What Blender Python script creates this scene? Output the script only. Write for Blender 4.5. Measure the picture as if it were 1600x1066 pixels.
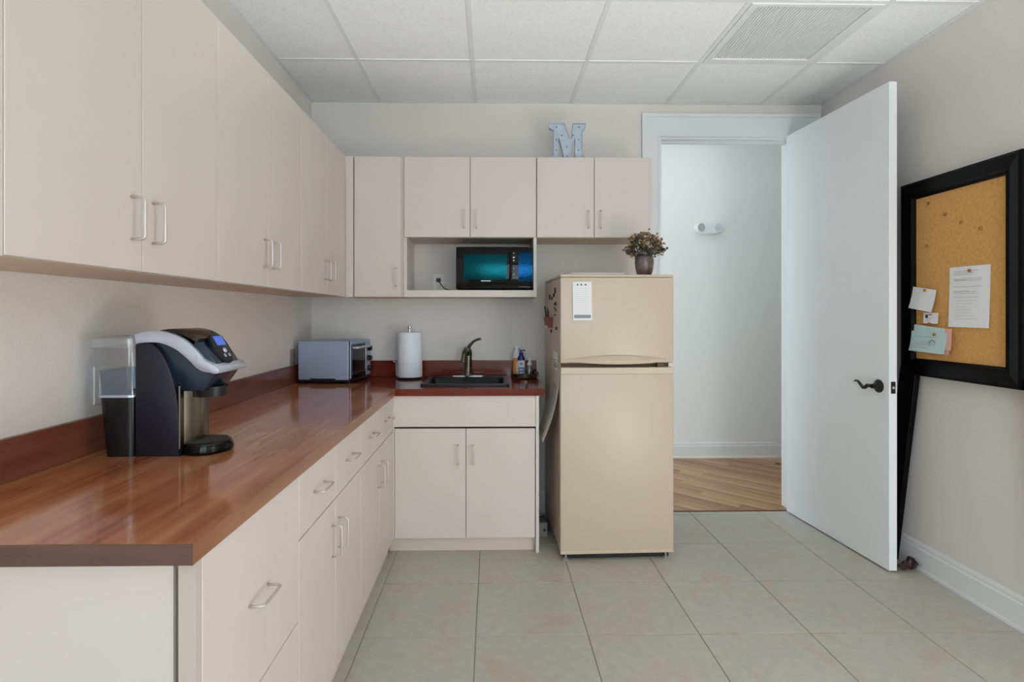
import bpy, bmesh, math, random
from mathutils import Matrix, Vector
random.seed(7)
SC = bpy.context.scene
COL = SC.collection
for o in list(bpy.data.objects):
    bpy.data.objects.remove(o)
R = math.radians

# ---------------------------------------------------------------- camera, world, exposure
F_PX = 885.0
cam_data = bpy.data.cameras.new('camera')
cam = bpy.data.objects.new('camera', cam_data)
COL.objects.link(cam)
cam.location = (0, 0, 1.29)
cam.rotation_euler = (R(90), 0, R(-1.0))
cam_data.sensor_width = 36
cam_data.lens = F_PX / 1600 * 36
cam_data.shift_x = 15.6 / 1600
cam_data.shift_y = -41.0 / 1600
cam_data.clip_start = 0.05
SC.camera = cam

world = bpy.data.worlds.new('daylight')
SC.world = world
world.use_nodes = True
wbg = world.node_tree.nodes['Background']
wbg.inputs['Color'].default_value = (0.80, 0.93, 1.0, 1)
wbg.inputs['Strength'].default_value = 5.1

SC.view_settings.view_transform = 'Standard'
SC.view_settings.look = 'None'
SC.view_settings.gamma = 1.0
SC.view_settings.use_curve_mapping = False
SC.view_settings.exposure = 0.0
# added fill, unseen: a spot on the ceiling, soft lamps at right
def lamp(name, kind, loc, energy, size, aim=None, angle=0.0, flat=1.0):
    ld = bpy.data.lights.new(name, kind)
    ld.energy = energy
    ld.shadow_soft_size = size
    lo = bpy.data.objects.new(name, ld)
    lo.location = loc
    if aim:
        ld.spot_size = R(angle); ld.spot_blend = 0.6; lo.scale = (1, flat, 1)
        lo.rotation_euler = (Vector(aim) - Vector(loc)).to_track_quat('-Z', 'Y').to_euler()
    COL.objects.link(lo)
lamp('ceiling_fill_spot', 'SPOT', (0.5, -0.9, 0.35), 310, 0.10, (0.5, 2.46, 2.67), 54, 0.31)
lamp('soft_fill', 'POINT', (1.6, 0.35, 0.36), 38, 0.28)
lamp('soft_fill', 'POINT', (1.7, 0.40, 1.30), 9, 0.28)
LAMP = 0.4            # emission of the ceiling light diffusers
HALL_LAMP = 1.1

# ---------------------------------------------------------------- materials
def lin(c):
    return tuple(((v / 255) / 12.92 if v / 255 <= 0.04045 else ((v / 255 + 0.055) / 1.055) ** 2.4) for v in c)

class Nodes:
    def __init__(self, name):
        self.m = bpy.data.materials.new(name)
        self.m.use_nodes = True
        self.t = self.m.node_tree
        self.b = self.t.nodes['Principled BSDF']
    def n(self, kind, **kw):
        nd = self.t.nodes.new(kind)
        for k, v in kw.items():
            if k in nd.inputs: nd.inputs[k].default_value = v
            else: setattr(nd, k, v)
        return nd
    def l(self, a, b): self.t.links.new(a, b)

def mat(name, rgb, rough=0.5, metal=0.0, ior=1.5, spec=0.5, var=None, bump=None, coat=0.0, stretch=None, trans=0.0, emit=None, rand=0.0):
    """var=(scale, rgb2, contrast)  bump=(scale, strength)  rand=per-object brightness wobble"""
    N = Nodes(name)
    b = N.b
    b.inputs['Base Color'].default_value = (*lin(rgb), 1)
    b.inputs['Roughness'].default_value = rough
    b.inputs['Metallic'].default_value = metal
    b.inputs['IOR'].default_value = ior
    b.inputs['Specular IOR Level'].default_value = spec
    b.inputs['Coat Weight'].default_value = coat
    b.inputs['Coat Roughness'].default_value = 0.08
    b.inputs['Transmission Weight'].default_value = trans
    if emit:
        b.inputs['Emission Color'].default_value = (*lin(emit[0]), 1)
        b.inputs['Emission Strength'].default_value = emit[1]
    vec = None
    if var or bump:
        tc = N.n('ShaderNodeTexCoord')
        mp = N.n('ShaderNodeMapping')
        if stretch: mp.inputs['Scale'].default_value = stretch
        N.l(tc.outputs['Object'], mp.inputs['Vector'])
        vec = mp.outputs['Vector']
    if var:
        nz = N.n('ShaderNodeTexNoise', Scale=var[0], Detail=6.0, Roughness=0.6)
        N.l(vec, nz.inputs['Vector'])
        cr = N.n('ShaderNodeValToRGB')
        cr.color_ramp.elements[0].position = 0.5 - var[2]
        cr.color_ramp.elements[1].position = 0.5 + var[2]
        cr.color_ramp.elements[0].color = (*lin(rgb), 1)
        cr.color_ramp.elements[1].color = (*lin(var[1]), 1)
        N.l(nz.outputs['Fac'], cr.inputs['Fac'])
        out = cr.outputs['Color']
        if rand:
            oi = N.n('ShaderNodeObjectInfo')
            mr = N.n('ShaderNodeMapRange')
            mr.inputs['To Min'].default_value = 1 - rand
            mr.inputs['To Max'].default_value = 1 + rand
            N.l(oi.outputs['Random'], mr.inputs['Value'])
            hs = N.n('ShaderNodeHueSaturation')
            N.l(mr.outputs['Result'], hs.inputs['Value'])
            N.l(out, hs.inputs['Color'])
            out = hs.outputs['Color']
        N.l(out, b.inputs['Base Color'])
    if bump:
        nz = N.n('ShaderNodeTexNoise', Scale=bump[0], Detail=3.0)
        N.l(vec, nz.inputs['Vector'])
        bp = N.n('ShaderNodeBump', Strength=bump[1], Distance=0.002)
        N.l(nz.outputs['Fac'], bp.inputs['Height'])
        N.l(bp.outputs['Normal'], b.inputs['Normal'])
    return N.m

def wood(name, dark, mid, light, axis, rough=0.22, coat=0.35, scale=1.0, spec=0.5):
    """long soft grain along axis 0 / 1, in streaks and boards of differing tone"""
    N = Nodes(name)
    tc = N.n('ShaderNodeTexCoord')
    def mapped(s_long, s_cross):
        mp = N.n('ShaderNodeMapping')
        s = [s_cross * scale] * 3
        s[axis] = s_long * scale
        mp.inputs['Scale'].default_value = s
        N.l(tc.outputs['Object'], mp.inputs['Vector'])
        return mp.outputs['Vector']
    big = N.n('ShaderNodeTexNoise', Scale=1.0, Detail=3.0, Roughness=0.55)
    N.l(mapped(0.9, 9.0), big.inputs['Vector'])
    fine = N.n('ShaderNodeTexNoise', Scale=1.0, Detail=4.0, Roughness=0.6)
    N.l(mapped(1.5, 30.0), fine.inputs['Vector'])
    blotch = N.n('ShaderNodeTexNoise', Scale=1.0, Detail=4.0)
    N.l(mapped(5.0, 9.0), blotch.inputs['Vector'])
    m1 = N.n('ShaderNodeMath', operation='MULTIPLY'); m1.inputs[1].default_value = 0.42
    N.l(fine.outputs['Fac'], m1.inputs[0])
    m2 = N.n('ShaderNodeMath', operation='MULTIPLY_ADD'); m2.inputs[1].default_value = 0.54
    N.l(big.outputs['Fac'], m2.inputs[0]); N.l(m1.outputs[0], m2.inputs[2])
    m3 = N.n('ShaderNodeMath', operation='MULTIPLY_ADD'); m3.inputs[1].default_value = 0.25
    N.l(blotch.outputs['Fac'], m3.inputs[0]); N.l(m2.outputs[0], m3.inputs[2])
    cr = N.n('ShaderNodeValToRGB')
    e = cr.color_ramp.elements
    e[0].position, e[0].color = 0.36, (*lin(dark), 1)
    e[1].position, e[1].color = 0.74, (*lin(light), 1)
    k = e.new(0.53); k.color = (*lin(mid), 1)
    N.l(m3.outputs[0], cr.inputs['Fac'])
    N.l(cr.outputs['Color'], N.b.inputs['Base Color'])
    N.b.inputs['Roughness'].default_value = rough
    N.b.inputs['Specular IOR Level'].default_value = spec
    N.b.inputs['Coat Weight'].default_value = coat
    N.b.inputs['Coat Roughness'].default_value = 0.06
    return N.m

def floor_tile_mat():
    N = Nodes('floor_tile')
    tc = N.n('ShaderNodeTexCoord')
    oi = N.n('ShaderNodeObjectInfo')
    off = N.n('ShaderNodeVectorMath', operation='SCALE'); off.inputs['Scale'].default_value = 37.0
    cmb = N.n('ShaderNodeCombineXYZ')
    N.l(oi.outputs['Random'], cmb.inputs[0]); N.l(oi.outputs['Random'], cmb.inputs[1])
    N.l(cmb.outputs[0], off.inputs[0])
    add = N.n('ShaderNodeVectorMath', operation='ADD')
    N.l(tc.outputs['Object'], add.inputs[0]); N.l(off.outputs[0], add.inputs[1])
    n1 = N.n('ShaderNodeTexNoise', Scale=4.5, Detail=9.0, Roughness=0.62, Distortion=0.6)
    n2 = N.n('ShaderNodeTexNoise', Scale=24.0, Detail=6.0, Roughness=0.7)
    for q in (n1, n2): N.l(add.outputs[0], q.inputs['Vector'])
    cr = N.n('ShaderNodeValToRGB')
    e = cr.color_ramp.elements
    e[0].position, e[0].color = 0.34, (*lin((192, 192, 184)), 1)
    e[1].position, e[1].color = 0.70, (*lin((198, 181, 162)), 1)
    k = e.new(0.52); k.color = (*lin((197, 192, 182)), 1)
    N.l(n1.outputs['Fac'], cr.inputs['Fac'])
    cr2 = N.n('ShaderNodeValToRGB')
    cr2.color_ramp.elements[0].position, cr2.color_ramp.elements[0].color = 0.35, (0.86, 0.86, 0.86, 1)
    cr2.color_ramp.elements[1].position, cr2.color_ramp.elements[1].color = 0.68, (1, 1, 1, 1)
    N.l(n2.outputs['Fac'], cr2.inputs['Fac'])
    mx = N.n('ShaderNodeMix', data_type='RGBA', blend_type='MULTIPLY')
    mx.inputs['Factor'].default_value = 1.0
    N.l(cr.outputs['Color'], mx.inputs['A']); N.l(cr2.outputs['Color'], mx.inputs['B'])
    N.l(mx.outputs['Result'], N.b.inputs['Base Color'])
    N.b.inputs['Roughness'].default_value = 0.42
    bp = N.n('ShaderNodeBump', Strength=0.12, Distance=0.002)
    N.l(n2.outputs['Fac'], bp.inputs['Height']); N.l(bp.outputs['Normal'], N.b.inputs['Normal'])
    return N.m

def acoustic_mat():
    N = Nodes('acoustic_tile')
    tc = N.n('ShaderNodeTexCoord')
    n1 = N.n('ShaderNodeTexNoise', Scale=150.0, Detail=3.0, Roughness=0.6)
    N.l(tc.outputs['Object'], n1.inputs['Vector'])
    cr = N.n('ShaderNodeValToRGB')
    cr.color_ramp.elements[0].position, cr.color_ramp.elements[0].color = 0.30, (*lin((222, 224, 224)), 1)
    cr.color_ramp.elements[1].position, cr.color_ramp.elements[1].color = 0.50, (*lin((241, 243, 243)), 1)
    N.l(n1.outputs['Fac'], cr.inputs['Fac'])
    N.l(cr.outputs['Color'], N.b.inputs['Base Color'])
    N.b.inputs['Roughness'].default_value = 0.95
    bp = N.n('ShaderNodeBump', Strength=0.3, Distance=0.002)
    N.l(n1.outputs['Fac'], bp.inputs['Height']); N.l(bp.outputs['Normal'], N.b.inputs['Normal'])
    return N.m

def glass_mat(name, tint, gloss=0.08, rough=0.02, milky=0.0):
    """thin clear plastic or window pane: see-through with a faint surface reflection"""
    N = Nodes(name)
    tr = N.n('ShaderNodeBsdfTransparent', Color=(*tint, 1))
    gl = N.n('ShaderNodeBsdfGlossy', Roughness=rough)
    df = N.n('ShaderNodeBsdfDiffuse', Color=(0.8, 0.82, 0.85, 1))
    m1 = N.n('ShaderNodeMixShader'); m1.inputs[0].default_value = gloss
    m2 = N.n('ShaderNodeMixShader'); m2.inputs[0].default_value = milky
    N.l(tr.outputs[0], m1.inputs[1]); N.l(gl.outputs[0], m1.inputs[2])
    N.l(m1.outputs[0], m2.inputs[1]); N.l(df.outputs[0], m2.inputs[2])
    N.l(m2.outputs[0], N.t.nodes['Material Output'].inputs['Surface'])
    N.t.nodes.remove(N.b)
    return N.m

M = {}
M['wall'] = mat('wall_paint', (227, 222, 217), 0.85, bump=(95, 0.4))
M['wall_hall'] = mat('hall_paint', (240, 240, 237), 0.85, bump=(150, 0.2))
M['white'] = mat('trim_paint', (232, 234, 235), 0.35)
M['door'] = mat('door_paint', (240, 243, 245), 0.45, bump=(120, 0.05))
M['laminate'] = mat('cream_laminate', (219, 209, 203), 0.42, var=(5, (217, 207, 200), 0.2))
M['edge'] = mat('cream_edge_band', (198, 187, 179), 0.5)
M['gap'] = mat('shadow_gap', (120, 110, 100), 0.8)
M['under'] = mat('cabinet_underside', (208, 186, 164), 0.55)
M['toe'] = mat('toe_kick', (214, 202, 188), 0.55)
M['handle'] = mat('satin_nickel', (212, 206, 201), 0.38, metal=0.6)
M['counter_y'] = wood('cherry_counter', (108, 54, 32), (170, 97, 61), (204, 138, 97), 1, 0.13, 0.35, 1.0, 0.5)
M['counter_edge_shaded'] = wood('cherry_edge_shaded', (90, 54, 34), (132, 84, 53), (158, 110, 76), 1, 0.35, 0.1)  # same wood as the slab, its shade put into the colour
M['counter_end_shaded'] = wood('cherry_end_shaded', (62, 40, 32), (88, 62, 52), (104, 76, 64), 0, 0.4, 0.1)  # same wood again, the end's deeper shade put into the colour
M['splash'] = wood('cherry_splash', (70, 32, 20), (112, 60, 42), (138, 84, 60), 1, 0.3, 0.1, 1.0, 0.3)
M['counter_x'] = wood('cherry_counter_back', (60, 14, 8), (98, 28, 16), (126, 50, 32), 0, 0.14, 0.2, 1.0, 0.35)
M['tile'] = floor_tile_mat()
M['grout'] = mat('grout', (168, 164, 154), 0.9, bump=(90, 0.3))
M['acoustic'] = acoustic_mat()
M['grid'] = mat('grid_white', (226, 228, 228), 0.5)
M['plank'] = wood('oak_plank', (128, 80, 44), (160, 110, 68), (184, 138, 94), 0, 0.35, 0.15)
M['plank_b'] = wood('oak_plank_light', (150, 104, 62), (178, 132, 86), (196, 156, 110), 0, 0.35, 0.15)
M['plank_c'] = wood('oak_plank_red', (112, 64, 36), (142, 90, 54), (168, 116, 76), 0, 0.35, 0.15)
M['fridge'] = mat('almond_enamel', (207, 188, 168), 0.34, bump=(260, 0.08))
M['gasket'] = mat('fridge_gasket', (110, 88, 66), 0.7)
M['black'] = mat('black_plastic', (16, 17, 20), 0.35, bump=(300, 0.04))
M['black_gloss'] = mat('black_gloss', (4, 4, 5), 0.06, ior=1.33)
M['teal_reflection'] = mat('oven_window_reflection', (2, 12, 18), 0.14, ior=2.1, bump=(60, 0.25), stretch=(1, 1, 5))
M['teal_reflection'].node_tree.nodes['Principled BSDF'].inputs['Specular Tint'].default_value = (0.025, 0.48, 0.58, 1)  # teal window reflection painted in through the specular tint
M['blue_reflection'] = mat('key_panel_reflection', (2, 8, 30), 0.14, ior=2.1, bump=(70, 0.5))
M['blue_reflection'].node_tree.nodes['Principled BSDF'].inputs['Specular Tint'].default_value = (0.03, 0.34, 0.90, 1)  # key panel's blue reflection painted in the same way
M['navy'] = mat('navy_black_plastic', (22, 25, 40), 0.42, bump=(300, 0.05))
M['teal'] = mat('dark_teal_plastic', (10, 38, 56), 0.18, ior=1.6)
M['silver'] = mat('silver_plastic', (206, 212, 228), 0.32, metal=0.55)
M['steel_mirror'] = mat('smoked_steel', (120, 116, 100), 0.22, metal=0.9)
M['brown_gloss'] = mat('dark_brown_gloss', (42, 34, 30), 0.22)
M['screen'] = mat('lcd_screen', (60, 90, 190), 0.3, emit=((90, 130, 240), 0.35))
M['clear'] = glass_mat('clear_plastic', (0.92, 0.94, 0.96), 0.10, 0.04, 0.05)
M['clear_lid'] = glass_mat('clear_lid_plastic', (0.88, 0.90, 0.92), 0.14, 0.06, 0.18)
M['water'] = glass_mat('water', (0.60, 0.74, 0.90), 0.06, 0.02, 0.02)
M['pane'] = glass_mat('window_pane', (0.97, 0.98, 0.98), 0.06, 0.0, 0.0)
M['oven_steel'] = mat('brushed_steel', (172, 184, 214), 0.42, metal=0.35, bump=(60, 0.05), stretch=(1, 1, 12))  # blue window light on the steel put into its colour
M['oven_glass'] = mat('oven_glass', (20, 22, 28), 0.08, ior=1.6)
M['lens'] = mat('lamp_lens', (186, 191, 199), 0.2)
M['chrome'] = mat('chrome', (210, 212, 216), 0.12, metal=1.0)
M['nickel_dark'] = mat('brushed_dark_nickel', (112, 106, 98), 0.28, metal=1.0)
M['paper'] = mat('paper', (240, 240, 240), 0.85)
M['towel'] = mat('towel_paper', (236, 241, 250), 0.95, bump=(110, 0.5))  # white paper, bluish daylight put into the colour
M['sink'] = mat('black_composite', (12, 14, 22), 0.32, spec=0.3, var=(300, (24, 28, 38), 0.1))
M['blue'] = mat('cobalt_plastic', (14, 30, 120), 0.25)
M['label_white'] = mat('label_white', (226, 230, 236), 0.5)
M['orange'] = mat('orange_liquid', (232, 150, 84), 0.25)
M['dark_wood'] = mat('dark_wood', (74, 38, 26), 0.4, var=(20, (104, 62, 44), 0.2))
M['bronze'] = mat('oil_rubbed_bronze', (46, 46, 46), 0.32, metal=0.6)
M['cork'] = mat('cork', (206, 150, 82), 0.9, var=(70, (226, 176, 108), 0.22), bump=(130, 0.5))
M['frame_black'] = mat('black_lacquer', (3, 3, 4), 0.35, spec=0.15)
M['pin'] = mat('brass_pin', (170, 112, 44), 0.3, metal=0.5)
M['slip_green'] = mat('slip_green_paper', (196, 222, 220), 0.85)
M['slip_pink'] = mat('slip_pink_paper', (232, 178, 160), 0.85)
M['ink'] = mat('grey_print', (150, 154, 160), 0.9)
M['ink_dark'] = mat('dark_print', (66, 62, 62), 0.9)
M['galvanized'] = mat('galvanized_tin', (196, 208, 220), 0.5, metal=0.15, var=(26, (172, 188, 204), 0.2))
M['bulb'] = mat('bulb_socket', (140, 152, 164), 0.4, metal=0.3)
M['ceramic'] = mat('brown_glazed_ceramic', (118, 104, 106), 0.2, var=(14, (84, 58, 44), 0.14))
M['leaf_brown'] = mat('dried_leaf_brown', (178, 142, 100), 0.8, var=(30, (132, 96, 62), 0.2))
M['leaf_olive'] = mat('dried_leaf_olive', (136, 130, 88), 0.8, var=(30, (100, 106, 80), 0.2))
M['leaf_dark'] = mat('dried_leaf_dark', (62, 50, 46), 0.8, var=(30, (84, 86, 88), 0.2))
M['plate'] = mat('ivory_plate', (232, 228, 220), 0.4)
M['plate_shaded'] = mat('shaded_plate', (150, 138, 130), 0.5)  # outlet plate standing in shadow, that shade put into the colour
M['slot'] = mat('dark_slot', (50, 46, 44), 0.6)
M['crumple'] = mat('brown_wrapper', (70, 52, 50), 0.4, var=(30, (120, 96, 92), 0.2))
M['grey_box'] = mat('grey_plastic', (150, 146, 142), 0.5)
M['red_brown'] = mat('reddish_brown', (128, 78, 66), 0.6)
M['news'] = mat('newsprint', (214, 208, 200), 0.9, var=(60, (196, 190, 184), 0.2))
M['lamp'] = mat('light_diffuser', (255, 255, 255), 0.6, emit=((255, 248, 238), LAMP))
M['hall_lamp'] = mat('hall_light_diffuser', (255, 255, 255), 0.6, emit=((250, 250, 255), HALL_LAMP))

# ---------------------------------------------------------------- geometry
class B:
    def __init__(self): self.bm = bmesh.new()
    def box(self, x0, x1, y0, y1, z0, z1, bev=0.0, seg=2):
        m = Matrix.Translation(((x0 + x1) / 2, (y0 + y1) / 2, (z0 + z1) / 2)) @ Matrix.Diagonal((abs(x1 - x0), abs(y1 - y0), abs(z1 - z0), 1))
        vs = bmesh.ops.create_cube(self.bm, size=1, matrix=m)['verts']
        if bev:
            es = list({e for v in vs for e in v.link_edges})
            bmesh.ops.bevel(self.bm, geom=es, offset=bev, segments=seg, affect='EDGES', profile=0.5)
        return self
    def prism(self, pts, axis, a, b, bev=0.0):
        """closed outline pts (in the two other axes, in order) extruded along axis from a to b"""
        def P(u, v, w):
            return {0: (w, u, v), 1: (u, w, v), 2: (u, v, w)}[axis]
        lo = [self.bm.verts.new(P(u, v, a)) for u, v in pts]
        hi = [self.bm.verts.new(P(u, v, b)) for u, v in pts]
        n = len(pts)
        fs = [self.bm.faces.new(lo), self.bm.faces.new(hi)]
        for i in range(n):
            fs.append(self.bm.faces.new((lo[i], lo[(i + 1) % n], hi[(i + 1) % n], hi[i])))
        bmesh.ops.recalc_face_normals(self.bm, faces=fs)
        if bev:
            es = [e for e in {e for f in fs[:2] for e in f.edges}]
            bmesh.ops.bevel(self.bm, geom=es, offset=bev, segments=2, affect='EDGES', profile=0.5)
        return self
    def loft(self, rings, cap=True):
        """rings: lists of 3-D points of equal length, joined in order"""
        vr = [[self.bm.verts.new(p) for p in r] for r in rings]
        n = len(vr[0]); fs = []
        for a, b in zip(vr, vr[1:]):
            for i in range(n):
                fs.append(self.bm.faces.new((a[i], a[(i + 1) % n], b[(i + 1) % n], b[i])))
        if cap:
            fs.append(self.bm.faces.new(vr[0])); fs.append(self.bm.faces.new(vr[-1]))
        bmesh.ops.recalc_face_normals(self.bm, faces=fs)
        return self
    def lathe(self, prof, x=0, y=0, z=0, seg=28, sx=1.0, sy=1.0):
        rings = []
        for r, h in prof:
            rings.append([(x + sx * max(r, 1e-4) * math.cos(2 * math.pi * i / seg), y + sy * max(r, 1e-4) * math.sin(2 * math.pi * i / seg), z + h) for i in range(seg)])
        return self.loft(rings)
    def tube(self, pts, r, seg=10):
        pts = [Vector(p) for p in pts]
        rr = r if isinstance(r, (list, tuple)) else [r] * len(pts)
        rings = []
        up = Vector((0.13, 0.27, 0.95))
        t0 = (pts[1] - pts[0]).normalized()
        nrm = t0.cross(up).normalized()
        for i, p in enumerate(pts):
            if i == 0: t = t0
            elif i == len(pts) - 1: t = (pts[-1] - pts[-2]).normalized()
            else: t = ((pts[i + 1] - p).normalized() + (p - pts[i - 1]).normalized()).normalized()
            nrm = (nrm - t * nrm.dot(t)).normalized()
            bn = t.cross(nrm)
            rings.append([tuple(p + rr[i] * (math.cos(2 * math.pi * k / seg) * nrm + math.sin(2 * math.pi * k / seg) * bn)) for k in range(seg)])
        return self.loft(rings)
    def quad(self, pts):
        self.bm.faces.new([self.bm.verts.new(p) for p in pts]); return self
    def rot(self, mtx, start=0):
        self.bm.verts.ensure_lookup_table()
        bmesh.ops.transform(self.bm, matrix=mtx, verts=self.bm.verts[start:]); return self

def spline(pts, n=4):
    """smooth open curve through 2-D points"""
    out = []
    for i in range(len(pts) - 1):
        p0, p1, p2, p3 = pts[max(i - 1, 0)], pts[i], pts[i + 1], pts[min(i + 2, len(pts) - 1)]
        for k in range(n):
            t = k / n
            out.append(tuple(0.5 * (2 * b + (c - a) * t + (2 * a - 5 * b + 4 * c - d) * t * t + (3 * b - a - 3 * c + d) * t ** 3) for a, b, c, d in zip(p0, p1, p2, p3)))
    return out + [pts[-1]]
def rounded(pts, r, n=5):
    """polyline with its inner corners rounded"""
    pts = [Vector(p) for p in pts]; out = [pts[0]]
    for a, b, c in zip(pts, pts[1:], pts[2:]):
        u = (a - b).normalized(); v = (c - b).normalized()
        p, q = b + u * r, b + v * r
        for i in range(n + 1):
            t = i / n
            out.append(p * (1 - t) ** 2 + b * 2 * t * (1 - t) + q * t * t)
    out.append(pts[-1]); return out

WM = {}
def world_of(o):
    m = Matrix.Identity(4)
    while o is not None:
        m = WM.get(o.name, Matrix.Identity(4)) @ m
        o = o.parent
    return m
def tag(o, label=None, cat=None, group=None, kind=None):
    if label: o['label'] = label
    if cat: o['category'] = cat
    if group: o['group'] = group
    if kind: o['kind'] = kind
    return o
def empty(name, loc, rz, label, cat, group=None, kind=None):
    o = bpy.data.objects.new(name, None); COL.objects.link(o)
    o.empty_display_size = 0.05
    o.location = loc; o.rotation_euler = (0, 0, rz)
    WM[o.name] = Matrix.Translation(loc) @ Matrix.Rotation(rz, 4, 'Z')
    return tag(o, label, cat, group, kind)
def make(name, b, material, parent=None, smooth=False, local=False, label=None, at=None, kind=None, origin=None):
    """one mesh object. Geometry is in world coordinates unless local; origin: where the object's own origin goes (world)."""
    me = bpy.data.meshes.new(name)
    bm = b.bm
    loc = Matrix.Identity(4)
    if parent is not None and not local:
        loc = world_of(parent).inverted()
        bm.transform(loc)
    if at is not None:
        pos = (loc @ Vector(at)) if not local else Vector(at)
        bm.transform(Matrix.Translation(-pos))
    bm.to_mesh(me); bm.free()
    me.materials.append(M[material] if isinstance(material, str) else material)
    if smooth:
        for p in me.polygons: p.use_smooth = True
        try: me.set_sharp_from_angle(angle=R(38))
        except Exception: pass
    o = bpy.data.objects.new(name, me); COL.objects.link(o)
    if at is not None:
        o.location = pos; WM[o.name] = Matrix.Translation(pos)
    if parent is not None: o.parent = parent
    if label: o['label'] = label
    if kind: o['kind'] = kind
    return o
def inst(name, me, parent, loc, rot=(0, 0, 0), label=None):
    o = bpy.data.objects.new(name, me); COL.objects.link(o)
    o.location = loc; o.rotation_euler = rot
    o.parent = parent
    if label: o['label'] = label
    return o
def structure(name, b, material, label, cat, at=None, smooth=False):
    o = make(name, b, material, None, smooth, at=at)
    return tag(o, label, cat, None, 'structure')

# ---------------------------------------------------------------- room measures
XL, XR, YB, YR, ZC = -1.170, 2.165, 3.69, -2.40, 2.668
OX0, OX1, OZ = 1.095, 1.975, 2.453       # doorway
TH = 0.12
HY, HX0, HX1, HZ = 5.075, -0.70, 3.60, 3.0  # hall

structure('wall_left', B().box(XL - 0.1, XL, YR, YB + TH, 0, 2.9), 'wall', 'warm grey wall on the left behind the coffee maker', 'wall')
structure('wall_right', B().box(XR, XR + 0.1, YR, YB, 0, 2.9), 'wall', 'warm grey wall on the right behind the cork board', 'wall')
structure('wall_back', B().box(XL, OX0, YB, YB + TH, 0, 2.9).box(OX1, XR + 0.1, YB, YB + TH, 0, 2.9).box(OX0, OX1, YB, YB + TH, OZ, 2.9),
          'wall', 'warm grey end wall with the open doorway', 'wall')
WX0, WX1, WZ0, WZ1 = -0.60, 2.05, 0.55, 2.45
structure('wall_rear', B().box(XL, WX0, YR - 0.12, YR, 0, 2.9).box(WX1, XR, YR - 0.12, YR, 0, 2.9).box(WX0, WX1, YR - 0.12, YR, 0, WZ0).box(WX0, WX1, YR - 0.12, YR, WZ1, 2.9),
          'wall', 'wall behind the viewpoint with the window', 'wall')
w = empty('window_1', ((WX0 + WX1) / 2, YR - 0.06, WZ0), 0, 'window behind the viewpoint letting in blue daylight', 'window', None, 'structure')
make('window_frame', B().box(WX0, WX0 + 0.05, YR - 0.1, YR, WZ0, WZ1).box(WX1 - 0.05, WX1, YR - 0.1, YR, WZ0, WZ1).box(WX0, WX1, YR - 0.1, YR, WZ0, WZ0 + 0.05).box(WX0, WX1, YR - 0.1, YR, WZ1 - 0.05, WZ1).box(0.48, 0.52, YR - 0.09, YR - 0.02, WZ0, WZ1), 'white', w)
make('pane', B().box(WX0 + 0.05, 0.48, YR - 0.062, YR - 0.058, WZ0 + 0.05, WZ1 - 0.05), 'pane', w)
make('pane', B().box(0.52, WX1 - 0.05, YR - 0.062, YR - 0.058, WZ0 + 0.05, WZ1 - 0.05), 'pane', w)

# hall beyond the doorway
structure('wall_hall', B().box(HX0, HX1, HY, HY + 0.1, 0, HZ), 'wall_hall', 'white hall wall seen through the doorway', 'wall')
structure('wall_hall_side', B().box(HX0 - 0.1, HX0, YB + TH, HY + 0.1, 2.5, HZ).box(HX0 - 0.1, HX0, YB + TH, YB + TH + 0.12, 0, 2.5).box(HX0 - 0.1, HX0, HY - 0.06, HY + 0.1, 0, 2.5), 'wall_hall', 'white end wall of the hall with the added glazed opening', 'wall')
structure('wall_hall_end', B().box(HX1, HX1 + 0.1, YB + TH, HY + 0.1, 0, HZ).box(XR + 0.1, HX1 + 0.1, YB, YB + TH, 0, HZ), 'wall_hall', 'white side wall of the hall beyond the doorway, right', 'wall')
g = empty('hall_light_door', (HX0 - 0.05, (YB + TH + HY) / 2, 0), 0, 'added glazed opening lighting the hall from its left end', 'door', None, 'structure')  # added, unseen: lets daylight in to light the hall evenly
make('pane', B().box(HX0 - 0.052, HX0 - 0.048, YB + TH + 0.15, HY - 0.09, 0.03, 2.47), 'pane', g)
make('door_frame', B().box(HX0 - 0.08, HX0 - 0.02, YB + TH + 0.12, YB + TH + 0.15, 0, 2.5).box(HX0 - 0.08, HX0 - 0.02, HY - 0.09, HY - 0.06, 0, 2.5).box(HX0 - 0.08, HX0 - 0.02, YB + TH + 0.15, HY - 0.09, 2.47, 2.5).box(HX0 - 0.08, HX0 - 0.02, YB + TH + 0.15, HY - 0.09, 0, 0.03), 'white', g)
structure('ceiling_hall', B().box(HX0 - 0.1, HX1 + 0.1, YB + TH, HY + 0.1, HZ, HZ + 0.08), 'white', 'white ceiling of the hall beyond the doorway', 'ceiling')

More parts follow.
